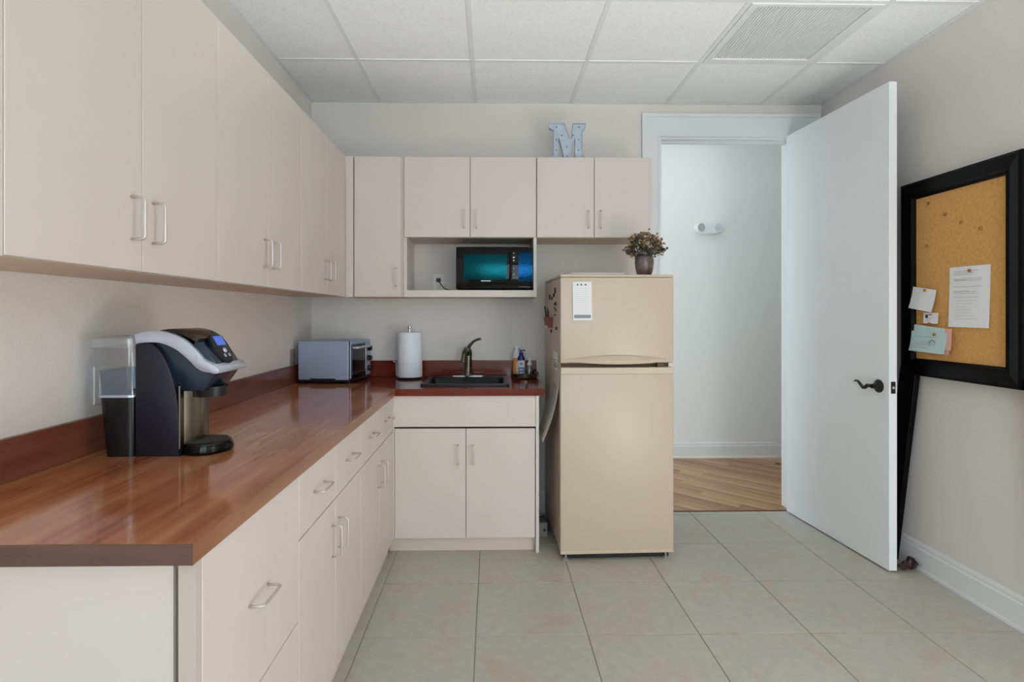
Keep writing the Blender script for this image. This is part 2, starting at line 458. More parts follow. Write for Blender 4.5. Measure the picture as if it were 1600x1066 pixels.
# tiled floor: recessed grout bed, each tile a piece
fl = structure('floor', B().box(XL - 0.1, XR + 0.1, YR - 0.1, YB, -0.08, -0.0035), 'grout', 'floor of beige grey square tiles with grout joints', 'floor')
TP, TX, TY = 0.4515, -0.066, 2.725
bt = B().box(-TP / 2 + 0.0022, TP / 2 - 0.0022, -TP / 2 + 0.0022, TP / 2 - 0.0022, -0.012, 0, 0.0012, 1)
tile_me = bpy.data.meshes.new('tile'); bt.bm.to_mesh(tile_me); bt.bm.free(); tile_me.materials.append(M['tile'])
def cut_tile(x0, x1, y0, y1):
    g = 0.0022
    make('tile', B().box(x0 + g, x1 - g, y0 + g, y1 - g, -0.012, 0, 0.0012, 1), 'tile', fl, at=((x0 + x1) / 2, (y0 + y1) / 2, 0))
for i in range(-3, 6):
    for j in range(-12, 3):
        x0, y0 = TX + i * TP, TY + j * TP
        a0, a1, b0, b1 = max(x0, XL), min(x0 + TP, XR), max(y0, YR), min(y0 + TP, YB - 0.002)
        if a1 - a0 < 0.02 or b1 - b0 < 0.02: continue
        if a1 - a0 > TP - 1e-4 and b1 - b0 > TP - 1e-4:
            inst('tile', tile_me, fl, (x0 + TP / 2, y0 + TP / 2, 0), (0, 0, random.choice((0, 1, 2, 3)) * math.pi / 2))
        else:
            cut_tile(a0, a1, b0, b1)

# hall plank floor, boards laid at 45 degrees
hf = structure('floor_hall', B().box(HX0 - 0.1, HX1 + 0.1, YB, HY + 0.1, -0.08, -0.012), 'dark_wood', 'honey coloured plank floor laid diagonally in the hall', 'floor')
def clip(poly, ax, lim, keep_less):
    out = []
    for p, q in zip(poly, poly[1:] + poly[:1]):
        ip = (p[ax] <= lim) == keep_less; iq = (q[ax] <= lim) == keep_less
        if ip: out.append(p)
        if ip != iq:
            t = (lim - p[ax]) / (q[ax] - p[ax])
            out.append((p[0] + t * (q[0] - p[0]), p[1] + t * (q[1] - p[1])))
    return out
PW = 0.083
d45 = Vector((math.cos(R(-45)), math.sin(R(-45)))); n45 = Vector((-d45.y, d45.x))
cx0, cy0 = 1.6, 4.4
for k in range(-30, 31):
    s = -2.6 - random.random() * 0.9
    while s < 2.6:
        L = random.uniform(0.45, 1.1)
        g = 0.0007
        c = [(s + g, k * PW + g), (s + L - g, k * PW + g), (s + L - g, (k + 1) * PW - g), (s + g, (k + 1) * PW - g)]
        poly = [(cx0 + u * d45.x + v * n45.x, cy0 + u * d45.y + v * n45.y) for u, v in c]
        s += L
        for ax, lim, less in ((0, HX1, True), (0, HX0, False), (1, HY, True), (1, YB + 0.012, False)):
            if poly: poly = clip(poly, ax, lim, less)
        if len(poly) < 3: continue
        # only the doorway strip between the jambs reaches into the wall thickness
        mx = sum(p[0] for p in poly) / len(poly); my = sum(p[1] for p in poly) / len(poly)
        if mx < 0.75 or mx > 2.75: continue
        o = make('plank', B().prism(poly, 2, -0.012, 0.0), random.choice(('plank', 'plank', 'plank_b', 'plank_c')), hf, local=True)
        # grain follows the board
        o.data.transform(Matrix.Translation((-mx, -my, 0)))
        o.data.transform(Matrix.Rotation(R(45), 4, 'Z'))
        o.location = (mx, my, 0); o.rotation_euler = (0, 0, R(-45))
structure('trim_1', B().box(OX0, OX1, YB - 0.002, YB + 0.012, -0.01, 0.003), 'dark_wood', 'thin dark strip where tile meets plank floor in the doorway', 'threshold')

# suspended ceiling
ce = structure('ceiling', B().box(XL - 0.1, XR + 0.1, YR - 0.1, YB, ZC + 0.05, ZC + 0.12), 'grid', 'suspended ceiling of white speckled square tiles in a metal grid', 'ceiling')
CX, CP, CY = -0.106, 0.6215, 3.080
xs = [CX + CP * k for k in range(-2, 5)]; xs = [XL] + [x for x in xs if XL + 0.03 < x < XR - 0.03] + [XR]
ys = [CY - 0.61 * k for k in range(0, 9)]; ys = [YB] + [y for y in ys if y > YR + 0.03] + [YR]
VENT = (xs.index(min(xs, key=lambda v: abs(v - 1.137))), 1)
LIGHTS = [(3, 5), (3, 6), (5, 5), (5, 6), (2, 8), (4, 8)]
for i in range(len(xs) - 1):
    for j in range(len(ys) - 1):
        if (i, j) == VENT or (i, j) in LIGHTS: continue
        a0, a1, b0, b1 = xs[i], xs[i + 1], ys[j + 1], ys[j]
        make('ceiling_tile', B().box(a0 + 0.006, a1 - 0.006, b0 + 0.006, b1 - 0.006, ZC + 0.004, ZC + 0.02), 'acoustic', ce, at=((a0 + a1) / 2, (b0 + b1) / 2, ZC))
for x in xs[1:-1]:
    make('grid_bar', B().box(x - 0.012, x + 0.012, YR, YB, ZC, ZC + 0.006).box(x - 0.002, x + 0.002, YR, YB, ZC + 0.006, ZC + 0.05), 'grid', ce)
for y in ys[1:-1]:
    for i in range(len(xs) - 1):
        make('grid_bar', B().box(xs[i] + 0.012, xs[i + 1] - 0.012, y - 0.012, y + 0.012, ZC + 0.0005, ZC + 0.006), 'grid', ce)
make('wall_angle', B().box(XL, XL + 0.02, YR, YB, ZC, ZC + 0.003).box(XL, XL + 0.003, YR, YB, ZC, ZC + 0.025), 'grid', ce)
make('wall_angle', B().box(XR - 0.02, XR, YR, YB, ZC, ZC + 0.003).box(XR - 0.003, XR, YR, YB, ZC, ZC + 0.025), 'grid', ce)
make('wall_angle', B().box(XL + 0.02, XR - 0.02, YB - 0.02, YB, ZC, ZC + 0.003).box(XL + 0.02, XR - 0.02, YB - 0.003, YB, ZC, ZC + 0.025), 'grid', ce)
# ceiling lights (behind and above the viewpoint)
LIGHT_LABELS = ['square ceiling light overhead, left of centre, nearer the doorway of the front pair', 'square ceiling light overhead, left of centre, farther from the doorway of the front pair', 'square ceiling light overhead on the right side, nearer the doorway', 'square ceiling light overhead on the right side, farther from the doorway', 'square ceiling light by the window, left of the two', 'square ceiling light by the window, right of the two']
for n, (i, j) in enumerate(LIGHTS):
    a0, a1, b0, b1 = xs[i] + 0.014, xs[i + 1] - 0.014, ys[j + 1] + 0.014, ys[j] - 0.014
    t = empty('ceiling_light', ((a0 + a1) / 2, (b0 + b1) / 2, ZC), 0, LIGHT_LABELS[n], 'light', 'ceiling lights over the room')
    make('diffuser', B().box(a0 + 0.02, a1 - 0.02, b0 + 0.02, b1 - 0.02, ZC + 0.008, ZC + 0.014), 'lamp', t)
    make('frame', B().box(a0, a0 + 0.02, b0, b1, ZC + 0.005, ZC + 0.04).box(a1 - 0.02, a1, b0, b1, ZC + 0.005, ZC + 0.04).box(a0, a1, b0, b0 + 0.02, ZC + 0.005, ZC + 0.04).box(a0, a1, b1 - 0.02, b1, ZC + 0.005, ZC + 0.04), 'white', t)
t = empty('hall_ceiling_light', (1.7, 4.45, HZ), 0, 'flush ceiling light in the hall beyond the doorway', 'light')
make('diffuser', B().box(1.2, 2.2, 4.2, 4.7, HZ - 0.02, HZ - 0.012), 'hall_lamp', t)
make('frame', B().box(1.18, 2.22, 4.18, 4.72, HZ - 0.012, HZ), 'white', t)

# return air grille
a0, a1, b0, b1 = xs[VENT[0]] + 0.013, xs[VENT[0] + 1] - 0.013, ys[2] + 0.013, ys[1] - 0.013
v = empty('air_return_grille', ((a0 + a1) / 2, (b0 + b1) / 2, ZC), 0, 'square white louvred air grille in the ceiling', 'vent')
f0, f1, g0, g1 = a0 + 0.03, a1 - 0.045, b0 + 0.02, b1 - 0.04
make('frame', B().box(a0, f0, b0, b1, ZC - 0.004, ZC + 0.012).box(f1, a1, b0, b1, ZC - 0.004, ZC + 0.012).box(f0, f1, b0, g0, ZC - 0.004, ZC + 0.012).box(f0, f1, g1, b1, ZC - 0.004, ZC + 0.012), 'grid', v)
make('backing', B().box(f0, f1, g0, g1, ZC + 0.006, ZC + 0.010), 'grid', v)
NS = 36
sp = (f1 - f0) / NS
sb = B().prism([(-0.0050, 0.0058), (-0.0030, -0.0005), (0.0030, -0.0005), (0.0050, 0.0058)], 1, -(g1 - g0) / 2, (g1 - g0) / 2)
slat_me = bpy.data.meshes.new('slat'); sb.bm.to_mesh(slat_me); sb.bm.free(); slat_me.materials.append(M['grid'])
for k in range(NS):
    inst('slat', slat_me, v, (f0 + sp * (k + 0.5) - (a0 + a1) / 2, (g0 + g1) / 2 - (b0 + b1) / 2, 0))

# baseboards
def base_profile(s):   # (offset from wall, z)
    return [(0, 0), (0.018 * s, 0), (0.018 * s, 0.012), (0.014 * s, 0.02), (0.014 * s, 0.108), (0.009 * s, 0.117), (0.011 * s, 0.122), (0.007 * s, 0.138), (0, 0.14)]
structure('baseboard_right', B().prism([(XR + o, z) for o, z in base_profile(-1)], 1, YR, YB - 0.02), 'white', 'white moulded baseboard along the right wall', 'baseboard')
structure('baseboard_back', B().prism([(YB + o, z) for o, z in base_profile(-1)], 0, 0.262, 0.975), 'white', 'white baseboard on the end wall behind the refrigerator', 'baseboard')
structure('baseboard_hall', B().prism([(HY + o, z) for o, z in base_profile(-1)], 0, HX0, HX1), 'white', 'white baseboard along the hall wall beyond the doorway', 'baseboard')

# door casing
tr = empty('trim_2', (1.55, YB, 0), 0, 'white moulded casing around the doorway', 'door frame', None, 'structure')
cl, cr_, ct = 0.978, 2.150, 2.603
make('casing_side', B().box(cl, OX0, YB - 0.016, YB, 0, OZ).box(cl, cl + 0.022, YB - 0.024, YB - 0.016, 0, ct).box(OX0 - 0.014, OX0, YB - 0.02, YB - 0.016, 0, OZ), 'white', tr)
make('casing_side', B().box(OX1, cr_, YB - 0.016, YB, 0, OZ).box(cr_ - 0.022, cr_, YB - 0.024, YB - 0.016, 0, ct), 'white', tr)
make('casing_head', B().box(cl, cr_, YB - 0.016, YB, OZ, ct).box(cl + 0.022, cr_ - 0.022, YB - 0.024, YB - 0.016, ct - 0.022, ct).box(OX0 - 0.014, OX1, YB - 0.02, YB - 0.016, OZ, OZ + 0.014), 'white', tr)
make('jamb', B().box(OX0 - 0.002, OX0 + 0.012, YB, YB + TH, 0, OZ), 'white', tr)
make('jamb', B().box(OX0 + 0.012, OX1, YB, YB + TH, OZ - 0.012, OZ + 0.002).box(OX0 + 0.012, OX1, YB + 0.045, YB + 0.08, OZ - 0.024, OZ - 0.012), 'white', tr)
make('jamb', B().box(OX1 - 0.012, OX1 + 0.002, YB, YB + TH, 0, OZ), 'white', tr)
make('casing_side', B().box(OX0 - 0.11, OX0, YB + TH, YB + TH + 0.016, 0, OZ + 0.12), 'white', tr)

# open door
ang = math.atan2(2.80 - 3.672, 1.985 - 1.925)      # from hinge to free edge
dr = empty('door_1', (1.925, 3.672, 0), ang, 'tall flat white door standing open into the room', 'door', None, 'structure')
DW = 0.876
# local x runs from hinge to free edge, local +y is the wall side (leaf thickness)
make('leaf', B().box(0, DW, 0, 0.042, 0.008, 2.458, 0.0015), 'door', dr, local=True)
hx, hz = DW - 0.068, 0.925
lv = make('lever_handle', B().lathe([(0, 0), (0.033, 0.0), (0.034, 0.004), (0.027, 0.011), (0.014, 0.014), (0.012, 0.04), (0, 0.042)]).rot(Matrix.Translation((hx, 0, hz)) @ Matrix.Rotation(R(90), 4, 'X')), 'bronze', dr, True, True, 'dark bronze wavy lever handle')
pts = [(hx, -0.040, hz), (hx - 0.025, -0.043, hz + 0.002), (hx - 0.040, -0.044, hz - 0.010), (hx - 0.055, -0.044, hz - 0.013), (hx - 0.072, -0.044, hz - 0.002), (hx - 0.092, -0.043, hz + 0.014), (hx - 0.110, -0.042, hz + 0.017), (hx - 0.124, -0.041, hz + 0.012)]
make('lever', B().tube(pts, [0.010, 0.0095, 0.010, 0.0095, 0.008, 0.007, 0.006, 0.004], 12), 'bronze', lv, True, True)
lp = make('latch_plate', B().box(DW, DW + 0.0015, 0.009, 0.033, hz - 0.03, hz + 0.03), 'bronze', dr, local=True, label='small dark latch plate on the door edge')
make('latch_bolt', B().lathe([(0, 0), (0.009, 0), (0.009, 0.006), (0.004, 0.011), (0, 0.011)]).rot(Matrix.Translation((DW + 0.001, 0.021, hz)) @ Matrix.Rotation(R(90), 4, 'Y')), 'chrome', lp, True, True)

# ---------------------------------------------------------------- cabinets
def pull_mesh():
    h, p = 0.051, 0.033
    b = B().tube(rounded([(0, 0, -h), (p, 0, -h), (p, 0, h), (0, 0, h)], 0.011), 0.0037, 10)
    me = bpy.data.meshes.new('handle'); b.bm.to_mesh(me); b.bm.free(); me.materials.append(M['handle'])
    for q in me.polygons: q.use_smooth = True
    return me
PULL = pull_mesh()      # stands off along +x, bar along z
def front(name, root, axis, face, a, b, z0, z1, pull=None, horizontal=False):
    """door or drawer front 19 mm thick. axis 'x': faces +x at X=face, spans Y a..b; axis 'y': faces -y at Y=face, spans X a..b. pull=(along, z)"""
    g = 0.0016
    if axis == 'x': bb = B().box(face - 0.019, face, a + g, b - g, z0 + g, z1 - g, 0.0012, 1)
    else: bb = B().box(a + g, b - g, face, face + 0.019, z0 + g, z1 - g, 0.0012, 1)
    o = make(name, bb, 'laminate', root)
    if pull:
        base = world_of(root).to_translation()
        if axis == 'x':
            loc = Vector((face, pull[0], pull[1])) - base
            rot = (R(90), 0, 0) if horizontal else (0, 0, 0)
        else:
            loc = Vector((pull[0], face, pull[1])) - base
            rot = (0, 0, R(-90))
        inst('handle', PULL, o, loc, rot)
    return o

# wall cabinets on the left
UB, UT, UX = 1.395, 2.228, -0.866
def left_upper(y0, ym, y1, label, near=False):
    c = empty('wall_cabinet', (XL, (y0 + y1) / 2, UB), 0, label, 'cabinet', 'wall cabinets along the left wall')
    make('carcass', B().box(XL, UX - 0.021, y0 + 0.0008, y1 - 0.0008, UB + 0.018, UT), 'edge', c)
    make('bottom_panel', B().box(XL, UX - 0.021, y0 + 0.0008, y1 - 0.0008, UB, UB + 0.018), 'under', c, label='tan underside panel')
    front('door', c, 'x', UX, y0, ym, UB, UT, (ym - 0.042, UB + 0.128))
    front('door', c, 'x', UX, ym, y1, UB, UT, (ym + 0.042, UB + 0.128))
    if near:
        make('end_panel', B().box(XL, UX - 0.002, y0 - 0.016, y0, UB, UT), 'laminate', c)
left_upper(1.020, 1.417, 1.807, 'cream wall cabinet nearest the viewpoint, above the coffee maker', True)
left_upper(1.807, 2.206, 2.588, 'cream wall cabinet in the middle of the row on the left wall')
left_upper(2.588, 2.985, 3.362, 'cream wall cabinet in the corner, above the toaster oven')

# wall cabinets on the end wall
FY = 3.362
c = empty('wall_cabinet', (-0.68, YB, UB), 0, 'tall single door cream wall cabinet left of the microwave niche', 'cabinet', 'wall cabinets on the end wall')
make('carcass', B().box(UX + 0.002, -0.524, FY + 0.021, YB, UB + 0.018, UT).box(-0.540, -0.524, FY + 0.003, FY + 0.021, UB, UT), 'edge', c)
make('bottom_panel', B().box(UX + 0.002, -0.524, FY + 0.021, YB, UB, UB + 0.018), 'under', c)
make('filler_strip', B().box(UX + 0.001, -0.821, FY, FY + 0.02, UB, UT), 'laminate', c)
front('door', c, 'y', FY, -0.816, -0.538, UB, UT, (-0.566, 1.512))
c = empty('wall_cabinet', (-0.13, YB, UB), 0, 'cream wall cabinet with two doors over the open microwave niche', 'cabinet', 'wall cabinets on the end wall')
NB = 1.749
make('carcass', B().box(-0.523, 0.263, FY + 0.021, YB, NB, UT), 'edge', c)
make('niche_side', B().box(-0.523, -0.505, FY + 0.004, YB, UB, NB), 'laminate', c)
make('niche_side', B().box(0.246, 0.264, FY, YB, UB, NB), 'laminate', c)
make('niche_back', B().box(-0.505, 0.246, YB - 0.006, YB, 1.436, NB), 'laminate', c)
make('shelf', B().box(-0.523, 0.246, FY - 0.002, YB - 0.006, UB, 1.436, 0.001, 1), 'laminate', c)
front('door', c, 'y', FY, -0.523, -0.130, NB, UT, (-0.166, 1.857))
front('door', c, 'y', FY, -0.130, 0.263, NB, UT, (-0.092, 1.857))
c = empty('wall_cabinet', (0.6, YB, NB), 0, 'short two door cream wall cabinet above the refrigerator', 'cabinet', 'wall cabinets on the end wall')
make('carcass', B().box(0.2655, 0.950, FY + 0.021, YB, NB + 0.018, UT), 'laminate', c)
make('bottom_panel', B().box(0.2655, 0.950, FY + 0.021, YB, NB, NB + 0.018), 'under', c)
front('door', c, 'y', FY, 0.2655, 0.608, NB, UT, (0.572, 1.857))
front('door', c, 'y', FY, 0.608, 0.951, NB, UT, (0.645, 1.857))

# base cabinets on the left
BX, BT, BB = -0.533, 0.851, 0.078
def base_left(y0, y1, label):
    c = empty('base_cabinet', (XL, (y0 + y1) / 2, 0), 0, label, 'cabinet', 'base cabinets along the left wall')
    make('carcass', B().box(XL + 0.003, BX - 0.021, y0 + 0.0008, y1 - 0.0008, BB, BT), 'edge', c)
    make('toe_kick', B().box(XL + 0.003, BX - 0.030, y0 + 0.0008, y1 - 0.0008, 0, BB), 'toe', c)
    return c
c = base_left(1.050, 1.572, 'cream base cabinet with two deep file drawers at the near end of the counter')
front('drawer', c, 'x', BX, 1.050, 1.572, 0.446, BT, (1.302, 0.650), True)
front('drawer', c, 'x', BX, 1.050, 1.572, BB, 0.446, (1.302, 0.262), True)
make('end_panel', B().box(XL, BX - 0.044, 1.036, 1.050, 0, BT), 'laminate', c)
make('face_strip', B().box(BX - 0.032, BX - 0.0005, 1.030, 1.0495, 0, BT), 'edge', c, label='narrow grey cream corner strip')
make('gap_filler', B().box(BX - 0.044, BX - 0.032, 1.044, 1.050, 0, BT), 'gap', c, label='dark recessed joint')
for y0, ym, y1, lab in ((1.572, 1.936, 2.312, 'cream base cabinet with two drawers and two doors in the middle of the left run'),
                        (2.312, 2.691, 3.068, 'cream base cabinet with two drawers and two doors next to the inside corner')):
    c = base_left(y0, y1, lab)
    for a, b_, py in ((y0, ym, ym - 0.040), (ym, y1, ym + 0.040)):
        front('drawer', c, 'x', BX, a, b_, 0.665, BT, ((a + b_) / 2, 0.760), True)
        front('door', c, 'x', BX, a, b_, BB, 0.665, (py, 0.535))

# sink cabinet
SY = 3.070
c = empty('sink_cabinet', (-0.14, YB, 0), 0, 'cream two door cabinet under the sink', 'cabinet')
make('carcass', B().box(-0.530, 0.236, SY + 0.021, YB - 0.002, BB, 0.66), 'edge', c)
make('apron', B().box(-0.530, 0.236, SY, SY + 0.019, 0.683, BT, 0.001, 1), 'laminate', c, label='plain front panel under the counter edge')
make('side_panel', B().box(0.2365, 0.254, SY - 0.006, YB - 0.02, 0, BT, 0.001, 1), 'laminate', c)
make('toe_kick', B().box(-0.560, 0.236, SY + 0.036, SY + 0.055, 0, BB), 'toe', c)
make('toe_patch', B().box(0.150, 0.225, SY + 0.033, SY + 0.036, 0.004, BB - 0.004), 'toe', c)
make('corner_post', B().box(-0.534, -0.5275, SY - 0.002, SY + 0.02, BB, BT), 'laminate', c)
front('door', c, 'y', SY, -0.5275, -0.142, BB, 0.675, (-0.183, 0.533))
front('door', c, 'y', SY, -0.142, 0.234, BB, 0.675, (-0.101, 0.533))

# ---------------------------------------------------------------- countertop
CT, CB = 0.890, 0.8515
CXF, CYF, CYN = -0.5245, 3.058, 1.000
top = empty('countertop', (XL, YB, CB), 0, 'L shaped reddish brown wood countertop with backsplash strips', 'countertop')
make('slab', B().prism([(XL, CYN), (CXF, CYN), (CXF, CYF), (XL, YB)], 2, CB, CT, 0.0012), 'counter_y', top, label='long left slab with grain running away from view')
SX0, SX1, SY0, SY1 = -0.405, 0.098, 3.180, 3.640   # sink rim
ix0, ix1, iy0, iy1 = SX0 + 0.02, SX1 - 0.02, SY0 + 0.02, SY1 - 0.02
dg = lambda x: CYF + (CXF - x) / (CXF - XL) * (YB - CYF)     # mitre line
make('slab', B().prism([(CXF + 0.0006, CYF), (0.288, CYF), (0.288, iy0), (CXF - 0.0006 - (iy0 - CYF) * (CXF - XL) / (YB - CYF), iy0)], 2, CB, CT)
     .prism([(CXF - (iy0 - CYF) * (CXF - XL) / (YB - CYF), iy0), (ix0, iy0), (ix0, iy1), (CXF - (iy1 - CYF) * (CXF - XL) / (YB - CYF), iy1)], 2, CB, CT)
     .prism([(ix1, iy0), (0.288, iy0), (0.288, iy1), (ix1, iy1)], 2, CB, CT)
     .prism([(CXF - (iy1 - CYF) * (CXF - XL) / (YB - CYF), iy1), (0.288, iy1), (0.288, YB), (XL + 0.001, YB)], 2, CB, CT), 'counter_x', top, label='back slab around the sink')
make('backsplash', B().box(XL, XL + 0.016, CYN, YB, CT + 0.0005, 0.994, 0.001, 1), 'splash', top)
make('shaded_edge', B().box(XL, CXF + 0.0012, CYN - 0.0012, CYN, CB, CT - 0.0004), 'counter_end_shaded', top, label='end edge, shade darkened into the brown')
make('shaded_edge', B().box(CXF, CXF + 0.0012, CYN, CYF, CB, CT - 0.0004), 'counter_edge_shaded', top, label='long front edge, brown toned for its shade')
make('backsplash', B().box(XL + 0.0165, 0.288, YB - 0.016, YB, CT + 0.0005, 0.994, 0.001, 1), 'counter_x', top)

# sink and faucet
s = empty('sink', ((SX0 + SX1) / 2, (SY0 + SY1) / 2, CT), 0, 'black drop-in sink set in the back counter', 'sink')
rb = B()
fw, bw = 0.035, 0.095
def rect(x0, x1, y0, y1, z, r=0.03, n=5):
    out = []
    for cx_, cy_, a in ((x1 - r, y1 - r, 0), (x0 + r, y1 - r, 90), (x0 + r, y0 + r, 180), (x1 - r, y0 + r, 270)):
        for k in range(n + 1):
            t = R(a + 90 * k / n); out.append((cx_ + r * math.cos(t), cy_ + r * math.sin(t), z))
    return out
rb.loft([rect(SX0, SX1, SY0, SY1, CT + 0.0005, 0.02), rect(SX0 + 0.002, SX1 - 0.002, SY0 + 0.002, SY1 - 0.002, CT + 0.010, 0.02),
         rect(SX0 + fw - 0.006, SX1 - fw + 0.006, SY0 + fw - 0.006, SY1 - bw + 0.006, CT + 0.010, 0.03),
         rect(SX0 + fw, SX1 - fw, SY0 + fw, SY1 - bw, CT + 0.003, 0.03),
         rect(SX0 + fw + 0.012, SX1 - fw - 0.012, SY0 + fw + 0.012, SY1 - bw - 0.012, CT - 0.17, 0.04),
         rect(SX0 + fw + 0.05, SX1 - fw - 0.05, SY0 + fw + 0.05, SY1 - bw - 0.05, CT - 0.18, 0.04)], False)
rb.bm.faces.new([rb.bm.verts.new(p) for p in rect(SX0 + fw + 0.05, SX1 - fw - 0.05, SY0 + fw + 0.05, SY1 - bw - 0.05, CT - 0.18, 0.04)])
make('basin', rb, 'sink', s, True)
make('drain', B().lathe([(0.0, 0), (0.04, 0), (0.042, 0.003), (0.02, 0.003), (0, 0.001)], (SX0 + SX1) / 2, 3.36, CT - 0.1798), 'chrome', s, True)

fx, fy, fz = -0.152, 3.585, CT + 0.0102
s = empty('faucet', (fx, fy, fz), 0, 'brushed metal single lever faucet behind the sink', 'faucet')
make('deck_plate', B().loft([rect(fx - 0.105, fx + 0.105, fy - 0.024, fy + 0.024, fz, 0.023), rect(fx - 0.10, fx + 0.10, fy - 0.021, fy + 0.021, fz + 0.007, 0.02)]), 'chrome', s, True)
make('body', B().lathe([(0.0, 0.007), (0.03, 0.007), (0.027, 0.02), (0.022, 0.03), (0.022, 0.06), (0.024, 0.115), (0.026, 0.15), (0.022, 0.17), (0.010, 0.182), (0, 0.184)], fx, fy, fz), 'nickel_dark', s, True)
make('spout', B().tube([(fx, fy, fz + 0.13), (fx - 0.004, fy - 0.04, fz + 0.165), (fx - 0.010, fy - 0.09, fz + 0.178), (fx - 0.016, fy - 0.14, fz + 0.160), (fx - 0.020, fy - 0.165, fz + 0.125), (fx - 0.022, fy - 0.172, fz + 0.10)], [0.016, 0.016, 0.015, 0.015, 0.016, 0.014], 14), 'nickel_dark', s, True)
make('lever', B().tube([(fx + 0.002, fy, fz + 0.178), (fx + 0.012, fy - 0.004, fz + 0.198), (fx + 0.035, fy - 0.01, fz + 0.222), (fx + 0.062, fy - 0.016, fz + 0.236), (fx + 0.082, fy - 0.02, fz + 0.238)], [0.012, 0.010, 0.008, 0.008, 0.007], 10), 'nickel_dark', s, True)

# ---------------------------------------------------------------- coffee maker
cm = empty('coffee_maker', (-0.94, 1.70, CT), 0, 'black single cup coffee maker with clear water tank on the left counter', 'coffee maker')
y0, y1 = 1.612, 1.785
side = [(-1.005, CT), (-1.005, 1.205), (-0.985, 1.214), (-0.962, 1.210), (-0.935, 1.186), (-0.915, 1.150), (-0.900, 1.105), (-0.890, 1.060), (-0.884, 1.00), (-0.882, CT)]
side = [side[0]] + spline(side[1:-1]) + [side[-1]]
make('body', B().prism(side, 1, y0, y1, 0.004), 'navy', cm, True, label='navy black shell')
col = B().prism([(-0.884, 1.632), (-0.866, 1.652), (-0.858, 1.70), (-0.866, 1.748), (-0.884, 1.768)], 2, CT + 0.03, 1.085)
make('column', col, 'steel_mirror', cm, True, label='smoky metallic column behind the cup space')
make('column_trim', B().box(-0.886, -0.880, 1.613, 1.636, CT + 0.02, 1.09, 0.002), 'nickel_dark', cm)
# head with the brewing chamber
hd = B()
prof = [(-0.985, 1.205), (-0.960, 1.232), (-0.915, 1.240), (-0.870, 1.232), (-0.825, 1.204), (-0.795, 1.166), (-0.783, 1.135), (-0.792, 1.112), (-0.822, 1.072), (-0.880, 1.072), (-0.915, 1.10), (-0.945, 1.17)]
prof = spline(prof[:9]) + prof[9:]
hd.prism(prof, 1, 1.627, 1.770, 0.004)
make('head', hd, 'teal', cm, True, label='glossy dark blue brew head')
make('nozzle', B().lathe([(0.045, 0), (0.05, 0.03), (0.0, 0.03)], -0.838, 1.70, 1.050), 'black', cm, True)
# silver handle: two side bars and a front tip
def bar(off, y):
    pth = [(-1.002, 1.222), (-0.965, 1.228), (-0.925, 1.226), (-0.880, 1.208), (-0.845, 1.178), (-0.815, 1.147), (-0.785, 1.136)]
    wd = [0.013, 0.016, 0.017, 0.018, 0.017, 0.015, 0.010]
    both = spline([(x, z, q) for (x, z), q in zip(pth, wd)])
    pth = [(x, z) for x, z, q in both]; wd = [q for x, z, q in both]
    nr = []
    for i, (x, z) in enumerate(pth):
        p = pth[max(i - 1, 0)]; q = pth[min(i + 1, len(pth) - 1)]
        t = Vector((q[0] - p[0], q[1] - p[1])).normalized()
        nr.append((-t.y * wd[i], t.x * wd[i]))
    poly = [(x + n[0], z + n[1]) for (x, z), n in zip(pth, nr)] + [(x - n[0], z - n[1]) for (x, z), n in reversed(list(zip(pth, nr)))]
    return B().prism(poly, 1, y, y + off, 0.002)
hb = make('handle', bar(0.017, 1.606), 'silver', cm, True, label='silver lift handle')
make('handle_side', bar(0.017, 1.773), 'silver', hb, True)
make('handle_tip', B().prism(spline([(-0.834, 1.178), (-0.806, 1.160), (-0.780, 1.146), (-0.769, 1.135), (-0.773, 1.124), (-0.795, 1.127), (-0.832, 1.150)], 3), 1, 1.6055, 1.7905, 0.002), 'silver', hb, True)
make('lid', B().prism(spline([(-0.975, 1.215), (-0.960, 1.240), (-0.915, 1.250), (-0.868, 1.242), (-0.832, 1.222)]) + [(-0.85, 1.20), (-0.92, 1.212)], 1, 1.627, 1.770, 0.003), 'brown_gloss', cm, True, label='dark brown top cover')
# sloped control panel
sl = math.atan2(1.222 - 1.142, 0.832 - 0.786)
pan = Matrix.Translation((-0.806, 1.698, 1.192)) @ Matrix.Rotation(sl, 4, 'Y')
pb = B().lathe([(0, -0.006), (0.046, -0.006), (0.046, 0.003), (0.042, 0.006), (0, 0.006)], seg=36, sx=1.12, sy=1.0).rot(pan)
cp = make('control_panel', pb, 'black', cm, True)
make('screen', B().box(-0.036, -0.006, -0.026, 0.026, 0.006, 0.0075).rot(pan), 'screen', cp, label='small blue lit screen')
make('button', B().lathe([(0, 0), (0.008, 0), (0.007, 0.003), (0, 0.003)], 0.012, 0.0, 0.006, 16).rot(pan), 'silver', cp, True)
make('button', B().lathe([(0, 0), (0.006, 0), (0.005, 0.002), (0, 0.002)], 0.028, -0.014, 0.006, 14).rot(pan), 'ink', cp, True)
make('button', B().lathe([(0, 0), (0.006, 0), (0.005, 0.002), (0, 0.002)], 0.028, 0.014, 0.006, 14).rot(pan), 'ink', cp, True)
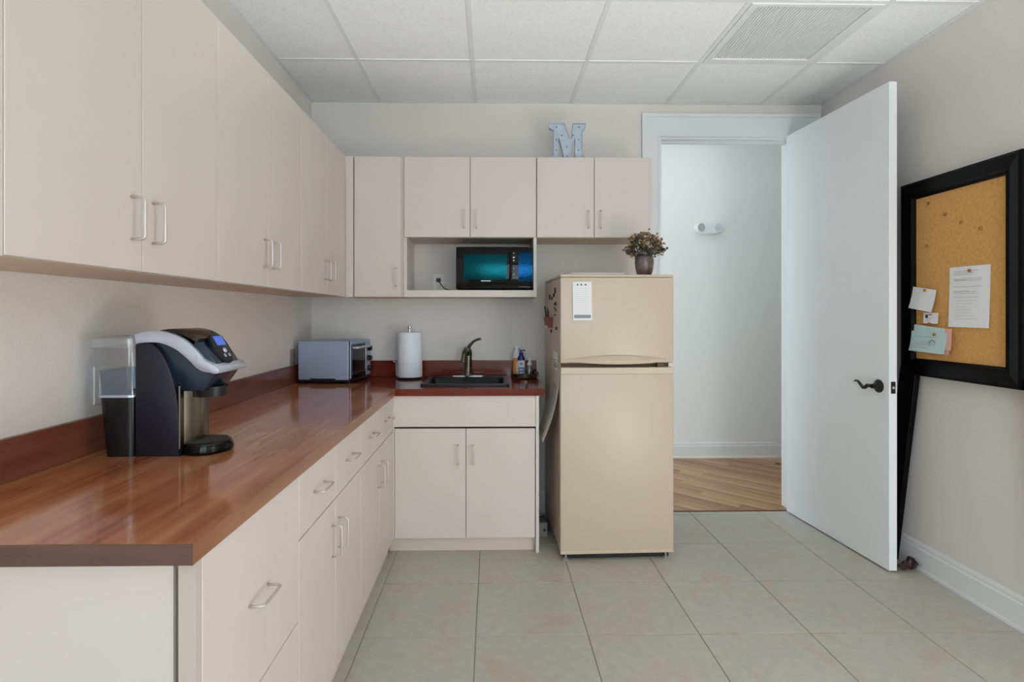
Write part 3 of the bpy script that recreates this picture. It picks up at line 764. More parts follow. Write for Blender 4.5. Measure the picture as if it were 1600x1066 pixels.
# drip tray
dt = make('drip_tray', B().lathe([(0.068, 0.001), (0.070, 0.008), (0.066, 0.024), (0.060, 0.024), (0.0, 0.022)], -0.842, 1.692, CT, 36, 1.0, 1.15), 'black_gloss', cm, True)
gr = B().lathe([(0.060, 0), (0.060, 0.006), (0.056, 0.008), (0, 0.008)], -0.840, 1.692, CT + 0.024, 36, 1.0, 1.15)
make('drip_grate', gr, 'bronze', dt, True)
gs = B()
for k in range(-4, 5):
    L = math.sqrt(max(0.0, 0.052 ** 2 - (k * 0.011) ** 2))
    gs.box(-0.840 - L, -0.840 + L, 1.692 + k * 0.013 - 0.003, 1.692 + k * 0.013 + 0.003, CT + 0.0321, CT + 0.0336)
make('grate_bars', gs, 'ink_dark', dt, kind='stuff')
# water tank: dark base, clear upper, lid, water
def ring(x0, x1, ya, yb, z, r=0.018):
    return rect(x0, x1, ya, yb, z, r, 4)
make('tank_base', B().loft([ring(-1.092, -1.008, 1.612, 1.755, CT), ring(-1.106, -1.0075, 1.608, 1.762, 1.058)]), 'black', cm, True)
tk = make('water_tank', B().loft([ring(-1.108, -1.0075, 1.607, 1.763, 1.059), ring(-1.124, -1.007, 1.603, 1.770, 1.200)]), 'clear', cm, True, label='clear plastic water tank, half full')
make('tank_rim', B().loft([ring(-1.110, -1.0065, 1.605, 1.765, 1.0575), ring(-1.110, -1.0065, 1.605, 1.765, 1.064)]), 'silver', tk, True)
make('water', B().loft([ring(-1.104, -1.012, 1.612, 1.758, 1.066), ring(-1.112, -1.011, 1.610, 1.762, 1.132)]), 'water', tk, True)
make('tank_lid', B().loft([ring(-1.127, -1.0065, 1.601, 1.773, 1.198), ring(-1.128, -1.0065, 1.600, 1.774, 1.222), ring(-1.115, -1.015, 1.61, 1.765, 1.228)]), 'clear_lid', tk, True)

# ---------------------------------------------------------------- toaster oven
oz = R(-7)
to = empty('toaster_oven', (-0.977, 3.302, CT), oz, 'silver toaster oven in the counter corner, side turned to view', 'toaster oven')
# local: x from -0.155 (back) to 0.155 (front), y 0 (near side) to 0.335, z up
def L(name, b, m, par=None, **k): return make(name, b, m, par or to, local=True, **k)
L('shell', B().box(-0.155, 0.150, 0, 0.335, 0.022, 0.246, 0.004), 'oven_steel')
L('base', B().box(-0.152, 0.152, 0.003, 0.332, 0.010, 0.022).box(-0.08, 0.07, -0.0015, 0.003, 0.016, 0.030), 'black')
for (x, y) in ((-0.135, 0.025), (0.135, 0.025), (-0.135, 0.31), (0.135, 0.31)):
    L('foot', B().lathe([(0.012, 0), (0.014, 0.010), (0, 0.010)], x, y, 0, 14), 'black', smooth=True)
L('front_frame', B().box(0.150, 0.158, 0, 0.335, 0.018, 0.246, 0.002), 'black')
L('top_trim', B().box(0.150, 0.162, 0.002, 0.333, 0.226, 0.247, 0.003), 'oven_steel')
L('near_trim', B().box(0.150, 0.161, 0.0005, 0.014, 0.030, 0.226, 0.002), 'oven_steel')
dg_ = L('glass_door', B().box(0.158, 0.166, 0.016, 0.250, 0.058, 0.224, 0.002), 'oven_glass')
L('handle', B().tube(rounded([(0.164, 0.03, 0.208), (0.196, 0.03, 0.208), (0.196, 0.236, 0.208), (0.164, 0.236, 0.208)], 0.012), 0.0075, 10), 'silver', dg_, smooth=True)
L('door_frame', B().box(0.1655, 0.168, 0.016, 0.250, 0.058, 0.066).box(0.1655, 0.168, 0.242, 0.250, 0.058, 0.224), 'chrome', dg_)
L('crumb_tray', B().box(0.158, 0.164, 0.02, 0.25, 0.026, 0.050, 0.002), 'black_gloss')
cpn = L('control_panel', B().box(0.158, 0.164, 0.256, 0.334, 0.026, 0.224, 0.002), 'oven_steel')
for z in (0.192, 0.130, 0.068):
    L('knob', B().lathe([(0.018, 0), (0.018, 0.006), (0.014, 0.022), (0, 0.023)], seg=18).rot(Matrix.Translation((0.164, 0.295, z)) @ Matrix.Rotation(R(90), 4, 'Y')), 'black', cpn, smooth=True)

# ---------------------------------------------------------------- paper towels
px, py = -0.517, 3.565
s = empty('paper_towel_holder', (px, py, CT), 0, 'metal upright holder carrying the paper towel roll', 'holder')
make('base', B().lathe([(0.082, 0), (0.084, 0.006), (0.078, 0.011), (0, 0.011)], px, py, CT + 0.0005, 36), 'bronze', s, True)
make('rod', B().tube([(px, py, CT + 0.011), (px, py, CT + 0.312)], 0.006), 'chrome', s, True)
make('finial', B().lathe([(0, 0), (0.010, 0.003), (0.013, 0.012), (0.010, 0.021), (0, 0.024)], px, py, CT + 0.310, 18), 'chrome', s, True)
make('tension_arm', B().tube([(px - 0.075, py + 0.03, CT + 0.006), (px - 0.088, py + 0.03, CT + 0.02), (px - 0.089, py + 0.025, CT + 0.10), (px - 0.100, py - 0.005, CT + 0.108)], 0.004), 'white', s, True)
r_ = B(); seg = 40
rings = []
for r, z in ((0.021, 0.013), (0.076, 0.013), (0.0785, 0.018), (0.0775, 0.15), (0.0755, 0.285), (0.073, 0.290), (0.021, 0.290), (0.021, 0.013)):
    rings.append([(px + r * math.cos(2 * math.pi * k / seg), py + r * math.sin(2 * math.pi * k / seg), CT + z) for k in range(seg)])
r_.loft(rings, False)
pr = make('paper_towel_roll', r_, 'towel', None, True, at=(px, py, CT + 0.013))
tag(pr, 'white paper towel roll standing between toaster oven and sink', 'paper towel')

# ---------------------------------------------------------------- tray and bottles right of the sink
tx, ty = 0.205, 3.585
tc_ = CT + 0.0005
t = empty('round_tray', (tx, ty, tc_), 0, 'small round dark tray holding soap bottles by the sink', 'tray')
make('plate', B().lathe([(0.070, 0), (0.080, 0.004), (0.082, 0.010), (0.0, 0.010)], tx, ty, tc_, 32), 'dark_wood', t, True)
rim = B(); rings = []
for r, z in ((0.080, 0.010), (0.083, 0.030), (0.080, 0.032), (0.077, 0.030), (0.076, 0.010), (0.080, 0.010)):
    rings.append([(tx + r * math.cos(2 * math.pi * k / 32), ty + r * math.sin(2 * math.pi * k / 32), tc_ + z) for k in range(32)])
rim.loft(rings, False)
make('rim', rim, 'steel_mirror', t, True)
make('grip', B().box(tx + 0.062, tx + 0.088, ty - 0.03, ty + 0.03, tc_ + 0.008, tc_ + 0.040, 0.003), 'dark_wood', t)
bz = tc_ + 0.0102
# orange cleaner bottle
x, y = tx - 0.047, ty + 0.024
s = empty('spray_bottle', (x, y, bz), 0, 'orange cleaner bottle with pale top on the tray, left', 'bottle')
make('body', B().lathe([(0.024, 0), (0.026, 0.004), (0.026, 0.115), (0.0, 0.116)], x, y, bz, 24), 'orange', s, True)
make('shoulder', B().lathe([(0.026, 0.116), (0.025, 0.135), (0.018, 0.158), (0.010, 0.168), (0, 0.169)], x, y, bz, 24), 'label_white', s, True)
make('spray_head', B().lathe([(0.011, 0.168), (0.012, 0.178), (0, 0.179)], x, y, bz, 18).box(x - 0.012, x + 0.022, y - 0.008, y + 0.008, bz + 0.178, bz + 0.188, 0.003), 'label_white', s, True)
make('label', B().box(x - 0.004, x + 0.016, y - 0.0275, y - 0.025, bz + 0.03, bz + 0.09), 'label_white', s)
# blue pump bottle
x, y = tx - 0.022, ty - 0.026
s = empty('pump_bottle', (x, y, bz), 0, 'white soap bottle with cobalt blue pump on the tray', 'bottle')
make('body', B().lathe([(0.020, 0), (0.023, 0.004), (0.023, 0.102), (0.0, 0.103)], x, y, bz, 24, 1, 0.75), 'label_white', s, True)
make('shoulder', B().lathe([(0.023, 0.103), (0.023, 0.118), (0.015, 0.132), (0.011, 0.136), (0, 0.136)], x, y, bz, 24, 1, 0.75), 'blue', s, True)
make('pump', B().lathe([(0.013, 0.136), (0.013, 0.150), (0.006, 0.152), (0.006, 0.164), (0, 0.164)], x, y, bz, 18).box(x - 0.012, x + 0.024, y - 0.008, y + 0.008, bz + 0.160, bz + 0.170, 0.003), 'blue', s, True)
make('label', B().box(x - 0.017, x + 0.017, y - 0.0185, y - 0.0165, bz + 0.012, bz + 0.060), 'blue', s, label='dark blue lower label')
make('print', B().box(x - 0.010, x + 0.010, y - 0.0189, y - 0.0184, bz + 0.044, bz + 0.049).box(x - 0.008, x + 0.008, y - 0.0189, y - 0.0184, bz + 0.024, bz + 0.028), 'label_white', s)
make('emblem', B().lathe([(0.009, 0), (0.009, 0.001), (0, 0.001)], 0, 0, 0, 20).rot(Matrix.Translation((x, y - 0.0172, bz + 0.082)) @ Matrix.Rotation(R(90), 4, 'X')), 'ink', s)
# clear pump bottle
x, y = tx + 0.030, ty - 0.020
s = empty('clear_pump_bottle', (x, y, bz), 0, 'small clear bottle with white pump on the tray, right', 'bottle')
make('body', B().lathe([(0.017, 0), (0.019, 0.003), (0.019, 0.060), (0.010, 0.072), (0, 0.072)], x, y, bz, 22), 'clear', s, True)
make('dip_tube', B().tube([(x, y, bz + 0.072), (x - 0.001, y, bz + 0.04), (x - 0.006, y, bz + 0.006)], 0.0022, 8), 'label_white', s, True)
make('pump', B().lathe([(0.015, 0.072), (0.013, 0.088), (0.006, 0.092), (0.006, 0.108), (0.009, 0.108), (0.009, 0.116), (0, 0.116)], x, y, bz, 18), 'label_white', s, True)

# ---------------------------------------------------------------- microwave, outlet
mw = empty('microwave', (0.014, 3.36, 1.436), 0, 'black glossy microwave in the open niche under the wall cabinets', 'microwave')
X0, X1, Z0, Z1, YF = -0.215, 0.243, 1.444, 1.694, 3.368
make('shell', B().box(X0, X1, YF + 0.022, 3.66, Z0, Z1, 0.004), 'black', mw)
def bowed(x0, x1, z0, z1, yf, bow, n=16):
    """front panel slightly bowed outwards across its width"""
    pts = []
    for k in range(n + 1):
        x = x0 + (x1 - x0) * k / n
        u = (x - (X0 + X1) / 2) / ((X1 - X0) / 2)
        pts.append((x, yf - bow * (1 - u * u)))
    pts += [(x1, yf + 0.022), (x0, yf + 0.022)]
    return B().prism(pts, 2, z0, z1, 0.0015)
dr_ = make('door', bowed(X0 + 0.001, 0.108, Z0 + 0.002, Z1 - 0.001, YF, 0.012), 'black_gloss', mw, True)
make('door_window', bowed(-0.168, 0.086, 1.498, 1.648, YF - 0.0012, 0.012), 'teal_reflection', dr_, True)
make('handle', B().tube([(0.104, YF - 0.010, 1.49), (0.110, YF - 0.022, 1.52), (0.112, YF - 0.024, 1.575), (0.110, YF - 0.022, 1.63), (0.104, YF - 0.010, 1.66)], 0.0075, 12), 'black_gloss', dr_, True)
cp = make('control_panel', bowed(0.110, X1 - 0.001, Z0 + 0.002, Z1 - 0.001, YF, 0.012), 'black_gloss', mw, True)
make('key_panel', bowed(0.156, 0.238, 1.488, 1.660, YF - 0.0012, 0.012), 'blue_reflection', cp, True)
for k, (z, w_) in enumerate(((1.655, 0.006), (1.630, 0.010), (1.612, 0.008), (1.565, 0.005), (1.530, 0.006), (1.512, 0.004))):
    make('button', B().box(0.128 - w_ / 2, 0.128 + w_ / 2, YF - 0.0135, YF - 0.009, z - w_ * 0.5, z + w_ * 0.5, 0.0008, 1), 'plate', cp)
make('badge', B().box(-0.066, -0.008, YF - 0.0135, YF - 0.010, 1.489, 1.4925), 'silver', dr_, label='thin pale maker name strip, unreadable')
make('small_print', B().box(0.150, 0.225, YF - 0.007, YF - 0.002, 1.4545, 1.457), 'ink', cp)
for x in (X0 + 0.03, X1 - 0.03):
    for y in (3.41, 3.63):
        make('foot', B().lathe([(0.010, 0), (0.011, 0.009), (0, 0.009)], x, y, 1.4362, 12), 'black', mw, True)
cord = make('power_cord', B().tube([(-0.347, 3.655, 1.512), (-0.338, 3.640, 1.500), (-0.322, 3.628, 1.478), (-0.300, 3.622, 1.456), (-0.272, 3.625, 1.446), (-0.235, 3.632, 1.444), (-0.214, 3.638, 1.452)], 0.0032, 8), 'black', mw, True)
make('plug', B().box(-0.361, -0.333, 3.652, 3.6755, 1.502, 1.526, 0.005), 'black', cord, True)
def outlet(name, x, y, z, rz, label, m, face=True):
    o = empty(name, (x, y, z), rz, label, 'outlet', 'wall outlets')
    make('plate', B().box(-0.035, 0.035, -0.006, 0, -0.057, 0.057, 0.002), m, o, local=True)
    if face:
        for dz in (-0.024, 0.024):
            f_ = make('receptacle', B().lathe([(0.017, 0), (0.016, 0.002), (0, 0.002)], 0, 0, 0, 20).rot(Matrix.Translation((0, -0.006, dz)) @ Matrix.Rotation(R(90), 4, 'X')), m, o, local=True)
            make('slot', B().box(-0.008, -0.0055, -0.0084, -0.0079, dz - 0.002, dz + 0.008).box(0.0055, 0.008, -0.0084, -0.0079, dz - 0.002, dz + 0.008).box(-0.002, 0.002, -0.0084, -0.0079, dz - 0.011, dz - 0.007), 'slot', f_, local=True)
    else:
        make('receptacle', B().box(-0.017, 0.017, -0.010, -0.006, -0.034, 0.034, 0.001), m, o, local=True)
    return o
outlet('wall_outlet', -0.347, YB - 0.0065, 1.497, 0, 'ivory wall outlet with black plug beside the microwave', 'plate')
outlet('wall_outlet', XL, 1.715, 1.082, R(90), 'ivory wall outlet on the left wall behind the coffee maker', 'plate', False)
outlet('wall_outlet', XL, 3.330, 1.030, R(90), 'shade-darkened wall outlet plate partly hidden behind the toaster oven', 'plate_shaded')

# ---------------------------------------------------------------- tin letter M on the cabinet
lm = empty('letter_sign', (0.45, 3.44, UT), 0, 'galvanized tin letter M standing on top of the wall cabinets', 'letter sign')
LW, LH, lx, lz = 0.222, 0.222, 0.345, UT + 0.001
mo = [(0.01, 0), (0.28, 0), (0.27, 0.06), (0.265, 0.60), (0.425, 0), (0.555, 0), (0.705, 0.585), (0.705, 0.0), (0.99, 0), (0.985, 0.05), (0.91, 0.14), (0.91, 0.80), (0.99, 0.86), (1.0, 1.0), (0.655, 1.0), (0.62, 0.60), (0.555, 0.60), (0.42, 1.0), (0, 1.0), (0.0, 0.86), (0.125, 0.80), (0.125, 0.14), (0.015, 0.05)]
mp_ = [(lx + u * LW, lz + w_ * LH) for u, w_ in mo]
make('letter', B().prism(mp_, 1, 3.430, 3.452), 'galvanized', lm)
rimb = B()
for a, b_ in zip(mp_, mp_[1:] + mp_[:1]):
    d = Vector((b_[0] - a[0], b_[1] - a[1]))
    if d.length < 0.004: continue
    n = Vector((-d.y, d.x)).normalized() * 0.0022
    rimb.prism([(a[0], a[1]), (b_[0], b_[1]), (b_[0] + n.x, b_[1] + n.y), (a[0] + n.x, a[1] + n.y)], 1, 3.420, 3.430)
make('rim', rimb, 'galvanized', lm)
for u, w_ in ((0.2, 0.90), (0.2, 0.55), (0.2, 0.27), (0.2, 0.05), (0.82, 0.90), (0.81, 0.56), (0.81, 0.27), (0.82, 0.05), (0.35, 0.68), (0.49, 0.36), (0.49, 0.11), (0.66, 0.68)):
    make('bulb', B().lathe([(0.0045, 0), (0.005, 0.003), (0.003, 0.006), (0, 0.0065)], 0, 0, 0, 12).rot(Matrix.Translation((lx + u * LW, 3.430, lz + w_ * LH)) @ Matrix.Rotation(R(90), 4, 'X')), 'bulb', lm, True)
make('switch', B().box(lx + LW + 0.012, lx + LW + 0.028, 3.43, 3.45, UT + 0.0006, UT + 0.014, 0.004), 'slot', lm, label='small dark switch beside the letter base')

# ---------------------------------------------------------------- refrigerator
FW = 0.604
frz = R(2.0)
fr = empty('refrigerator', (0.357, 2.958, 0), frz, 'almond top freezer refrigerator beside the doorway', 'refrigerator')
def Fm(name, b, m, par=None, **k): return make(name, b, m, par or fr, local=True, **k)
FH = 1.500
Fm('cabinet', B().box(0.004, FW - 0.004, 0.062, 0.655, 0.034, FH - 0.012, 0.006), 'fridge')
Fm('gasket', B().box(0.012, FW - 0.012, 0.050, 0.062, 0.05, FH - 0.02), 'gasket')
Fm('top_cap', B().box(0, FW, 0.0, 0.655, FH - 0.012, FH + 0.002, 0.004), 'fridge')
ZS = 1.022     # split between the doors
fd = Fm('freezer_door', B().box(0, FW, 0, 0.05, ZS + 0.014, FH - 0.013, 0.007, 3), 'fridge', smooth=True)
rd = Fm('fridge_door', B().box(0, FW, 0, 0.05, 0.038, ZS - 0.008, 0.007, 3), 'fridge', smooth=True)
# bowed grip along the lower edge of the freezer door
hb = B(); rings = []
nseg = 24
for k in range(nseg + 1):
    u = k / nseg; x = 0.035 + u * (FW - 0.06)
    s_ = math.sin(math.pi * u)
    top_z = ZS + 0.036 + 0.022 * s_
    bot_z = ZS + 0.020 - 0.012 * s_
    out = 0.002 + 0.030 * s_ ** 0.7
    rings.append([(x, 0.002, top_z), (x, -out * 0.55, top_z - 0.006), (x, -out, (top_z * 0.4 + bot_z * 0.6)), (x, -out * 0.9, bot_z + 0.002), (x, -out * 0.5, bot_z), (x, 0.002, bot_z)])
hb.loft(rings)
Fm('grip', hb, 'fridge', fd, smooth=True)
Fm('top_band', B().box(0.002, FW - 0.002, -0.006, 0.004, ZS - 0.044, ZS - 0.009, 0.003), 'fridge', rd)
Fm('lower_lip', B().box(0.0, FW, -0.002, 0.046, 0.034, 0.050, 0.003), 'fridge', rd)
Fm('hinge_cover', B().box(FW - 0.085, FW - 0.055, 0.006, 0.05, ZS - 0.006, ZS + 0.012), 'gasket', fd)
Fm('kick_plate', B().box(0.02, FW - 0.02, 0.022, 0.032, 0.006, 0.036), 'black')
for x, y in ((0.03, 0.014), (FW - 0.04, 0.014), (0.03, 0.6), (FW - 0.04, 0.6)):
    Fm('foot', B().lathe([(0.013, 0), (0.013, 0.010), (0.006, 0.011), (0.006, 0.036), (0, 0.036)], x, y, 0.0, 14), 'grey_box', smooth=True)
def fw(x, y, z):   # fridge local -> world
    return WM[fr.name] @ Vector((x, y, z))

# things on the refrigerator
o = fw(0.225, 0.20, FH + 0.0022)
bk = make('shallow_lid', B().loft([rect(-0.145, 0.145, -0.10, 0.10, 0, 0.02), rect(-0.150, 0.150, -0.105, 0.105, 0.012, 0.02), rect(-0.146, 0.146, -0.101, 0.101, 0.016, 0.02)]), 'plate', None, True, True)
bk.location = o; bk.rotation_euler = (0, 0, frz)
tag(bk, 'flat pale lid lying on top of the refrigerator', 'lid')
vx, vy, vz = 0.842, 3.12, FH + 0.003
vs = make('vase', B().lathe([(0.030, 0), (0.038, 0.004), (0.047, 0.035), (0.052, 0.070), (0.051, 0.095), (0.047, 0.108), (0.043, 0.108), (0.046, 0.09), (0.040, 0.03), (0, 0.02)], vx, vy, vz, 32), 'ceramic', None, True, at=(vx, vy, vz))
tag(vs, 'glazed brown grey ceramic vase on top of the refrigerator', 'vase')
pl = empty('dried_bouquet', (vx, vy, vz + 0.09), 0, 'bushy brown and olive dried flowers in the ceramic vase', 'dried flowers')
st = B(); lv_ = {'leaf_brown': B(), 'leaf_olive': B(), 'leaf_dark': B()}
rnd = random.Random(3)
for k in range(64):
    a = rnd.uniform(0, 2 * math.pi); e_ = math.acos(rnd.uniform(0.02, 1.0))
    d = Vector((math.sin(e_) * math.cos(a), math.sin(e_) * math.sin(a), math.cos(e_)))
    ln = rnd.uniform(0.085, 0.115) * (0.92 + 0.16 * d.z)
    base = Vector((vx + 0.018 * math.cos(a), vy + 0.018 * math.sin(a), vz + 0.095))
    cen = Vector((vx, vy, vz + 0.150))
    tip = cen + Vector((d.x * ln * 1.02, d.y * ln * 0.95, (d.z * 1.0 - 0.32) * ln * 1.12))
    mid = base * 0.45 + tip * 0.55 + Vector((0, 0, 0.015))
    st.tube([base, mid, tip], [0.0012, 0.001, 0.0007], 5)
    low = tip.z < vz + 0.145
    for q in range(rnd.randint(14, 20)):
        t_ = rnd.uniform(0.45, 1.05)
        p = mid * (1 - t_) + tip * t_ + Vector((rnd.gauss(0, 0.008), rnd.gauss(0, 0.008), rnd.gauss(0, 0.008)))
        ld = (d * 0.6 + Vector((rnd.gauss(0, 1), rnd.gauss(0, 1), rnd.gauss(0.2, 0.8)))).normalized()
        wd = ld.cross(Vector((rnd.gauss(0, 1), rnd.gauss(0, 1), rnd.gauss(0, 1)))).normalized()
        nn = ld.cross(wd)
        s_ = rnd.uniform(0.011, 0.021) * (1.25 if low else 1.0); w_ = s_ * rnd.uniform(0.30, 0.46)
        key = 'leaf_dark' if (rnd.random() < (0.45 if low else 0.14) or t_ < 0.55) else ('leaf_olive' if rnd.random() < 0.36 else 'leaf_brown')
        lv_[key].quad([p, p + ld * s_ * 0.5 + wd * w_ + nn * s_ * 0.12, p + ld * s_, p + ld * s_ * 0.5 - wd * w_ + nn * s_ * 0.12])
make('stems', st, 'leaf_dark', pl, kind='stuff')
for key, b in lv_.items():
    make('leaves', b, key, pl, kind='stuff', label={'leaf_brown': 'tan brown dried leaves', 'leaf_olive': 'olive green dried leaves', 'leaf_dark': 'dark dried leaves'}[key])

def sheet(w_, h, curl=0.0, nx=6, nz=8, skew=0.0, thick=0.0006, curlx=0.0):
    """hanging paper: origin at top centre, facing -y, curling out towards its foot and right edge"""
    b = B(); vs = []
    for j in range(nz + 1):
        row = []
        for i in range(nx + 1):
            u = i / nx - 0.5; v_ = j / nz
            row.append((u * w_ + skew * v_, -curl * v_ ** 2 - curlx * max(0, u) ** 2 * 4, -v_ * h))
        vs.append(row)
    F = [[b.bm.verts.new(p) for p in r] for r in vs]
    K = [[b.bm.verts.new((p[0], p[1] + thick, p[2])) for p in r] for r in vs]
    for j in range(nz):
        for i in range(nx):
            b.bm.faces.new((F[j][i], F[j + 1][i], F[j + 1][i + 1], F[j][i + 1]))
            b.bm.faces.new((K[j][i], K[j][i + 1], K[j + 1][i + 1], K[j + 1][i]))
    for j in range(nz):
        b.bm.faces.new((F[j][0], K[j][0], K[j + 1][0], F[j + 1][0])); b.bm.faces.new((F[j][nx], F[j + 1][nx], K[j + 1][nx], K[j][nx]))
    for i in range(nx):
        b.bm.faces.new((F[0][i], F[0][i + 1], K[0][i + 1], K[0][i])); b.bm.faces.new((F[nz][i], K[nz][i], K[nz][i + 1], F[nz][i + 1]))
    return b
def place(o, loc, rz=0.0, tilt=0.0):
    o.location = loc; o.rotation_euler = (0, tilt, rz); WM[o.name] = Matrix.Translation(loc) @ Matrix.Rotation(rz, 4, 'Z') @ Matrix.Rotation(tilt, 4, 'Y'); return o
def lines(w_, h, rows, seed, curl=0.0, skew=0.0, hgt=0.0014, y=-0.0006, frac=(0.3, 0.9), margin=0.1):
    """rows of flat print strips following the sheet's curl"""
    rn = random.Random(seed); b = B()
    for v_ in rows:
        a = -0.5 + margin + rn.uniform(0, 0.04); e_ = a + (1 - 2 * margin) * rn.uniform(*frac)
        while a < e_:
            k = min(a + rn.uniform(0.05, 0.22), e_)
            yy = -curl * v_ ** 2 + y
            z = -v_ * h
            b.box(a * w_ + skew * v_, k * w_ + skew * v_, yy - 0.0002, yy, z - hgt, z)
            a = k + 0.015
    return b
# note pad on the freezer door, held by its magnet strip
np_ = empty('note_pad', fw(0.113, -0.001, 1.462), frz, 'long white note pad stuck on the freezer door', 'note pad')
make('pages', B().prism([(-0.050, 0), (0.050, 0.002), (0.053, -0.200), (-0.047, -0.202)], 1, -0.008, 0), 'paper', np_, local=True)
pb = B()
for x in (-0.024, -0.004, 0.018):
    pb.prism([(x - 0.006, -0.018), (x + 0.006, -0.018), (x, -0.008)], 1, -0.0086, -0.008)
make('printed_birds', pb, 'ink_dark', np_, local=True, label='three small dark printed marks')
lb = lines(0.1, 0.2, [0.17 + 0.052 * k for k in range(13)], 4, hgt=0.0006, y=-0.008, frac=(0.85, 0.95))
make('ruled_lines', lb, 'ink', np_, local=True)
make('band', B().box(-0.042, 0.046, -0.0083, -0.008, -0.190, -0.172), 'ink', np_, local=True)

# on the refrigerator's left side (local x = 0.004 faces -x): helper to place facing -x
def side_at(y, z, d=0.0): return fw(0.004 - d, y, z)
SR = frz - R(90)
k = 0
for (y, z, hx_, hz_, nm) in ((0.42, 1.395, 0.014, 0.030, 'dark oval magnet'), (0.33, 1.385, 0.016, 0.018, 'dark magnet'), (0.25, 1.40, 0.016, 0.022, 'dark magnet'), (0.20, 1.425, 0.008, 0.034, 'dark magnet'),
                             (0.22, 1.350, 0.010, 0.014, 'dark magnet'), (0.17, 1.352, 0.012, 0.020, 'dark magnet'), (0.22, 1.328, 0.009, 0.012, 'dark magnet'), (0.17, 1.315, 0.008, 0.016, 'dark magnet'),
                             (0.20, 1.290, 0.008, 0.010, 'dark magnet'), (0.15, 1.215, 0.018, 0.018, 'dark magnet'), (0.36, 1.195, 0.016, 0.018, 'dark magnet')):
    mg = make('fridge_magnet', B().box(-hx_, hx_, -0.006, 0, -hz_ / 2, hz_ / 2, 0.002), 'ink_dark', None, False, True)
    place(mg, side_at(y, z), SR)
    labels = ['dark magnet high on the refrigerator side, rearmost of the top row', 'small dark magnet on the refrigerator side, second from rear in top row', 'small dark magnet on the refrigerator side, third from rear in top row',
              'narrow upright dark magnet on the refrigerator side, nearest the freezer door top', 'small square dark magnet on refrigerator side, in the left of the two columns, upper', 'dark magnet on refrigerator side, top of the column nearest the door',
              'small dark magnet on refrigerator side, in the left of the two columns, lower', 'thin dark magnet on refrigerator side, second in the column nearest the door', 'tiny dark magnet at the foot of the small magnet columns',
              'dark magnet on refrigerator side, beside the freezer door edge at pencil cup base level', 'dark magnet on refrigerator side just under the pencil cup']
    tag(mg, labels[k], 'magnet', 'magnets on the refrigerator side'); k += 1
# pencil cup
pc = empty('magnetic_pencil_cup', side_at(0.36, 1.215), SR, 'reddish brown cup of pencils stuck on the refrigerator side', 'pencil cup')
make('cup', B().loft([[(-0.045, -0.001, 0), (0.045, -0.001, 0), (0.045, -0.03, 0), (-0.045, -0.03, 0)], [(-0.062, -0.001, 0.06), (0.062, -0.001, 0.06), (0.062, -0.040, 0.06), (-0.062, -0.040, 0.06)]]), 'red_brown', pc, local=True)
for x, dx, h, m in ((-0.035, -0.075, 0.125, 'ink_dark'), (0.0, 0.0, 0.115, 'red_brown'), (0.022, 0.008, 0.10, 'dark_wood')):
    make('pencil', B().tube([(x, -0.02, 0.02), (x + dx, -0.025, h)], 0.005, 8), m, pc, True, True)
make('cup_label', B().box(-0.038, 0.038, -0.0322, -0.0305, -0.002, 0.012), 'plate', pc, local=True)
# papers hanging low on the side
n1 = empty('hanging_newspaper', side_at(0.135, 1.02, 0.003), SR, 'printed paper sheet hanging from the refrigerator side, curling out at the foot', 'paper')
make('page', sheet(0.24, 0.40, 0.085, 6, 12, 0.0), 'news', n1, True, True)
make('print', lines(0.24, 0.40, [0.28 + 0.0285 * q for q in range(25)], 9, 0.085, hgt=0.004, frac=(0.75, 0.95)), 'ink_dark', n1, local=True)
n1.rotation_euler = (0, R(7), SR)
n2 = empty('folded_note', side_at(0.20, 1.085, 0.0012), SR, 'small pale paper on the refrigerator side above the printed sheet', 'paper')
make('page', sheet(0.18, 0.10, 0.003), 'paper', n2, True, True)
make('print', lines(0.18, 0.10, (0.45, 0.6, 0.8), 3, 0.003, hgt=0.004), 'ink_dark', n2, local=True)

# small grey box with black handle on the floor behind the sink cabinet
gx, gy = 0.296, 3.30
s = empty('small_grey_box', (gx, gy, 0), 0, 'small grey box with black arched handle on the floor beside the refrigerator', 'box')
make('body', B().box(gx - 0.030, gx + 0.024, gy - 0.03, gy + 0.05, 0.0005, 0.085, 0.004), 'grey_box', s)
make('handle', B().tube([(gx - 0.026, gy, 0.082), (gx - 0.018, gy, 0.108), (gx + 0.004, gy, 0.114), (gx + 0.022, gy, 0.100), (gx + 0.0285, gy - 0.004, 0.06), (gx + 0.0285, gy - 0.01, 0.03)], 0.007, 10), 'black', s, True)
make('button', B().lathe([(0.007, 0), (0.007, 0.004), (0, 0.004)], 0, 0, 0, 14).rot(Matrix.Translation((gx + 0.006, gy - 0.03, 0.045)) @ Matrix.Rotation(R(90), 4, 'X')), 'slot', s)

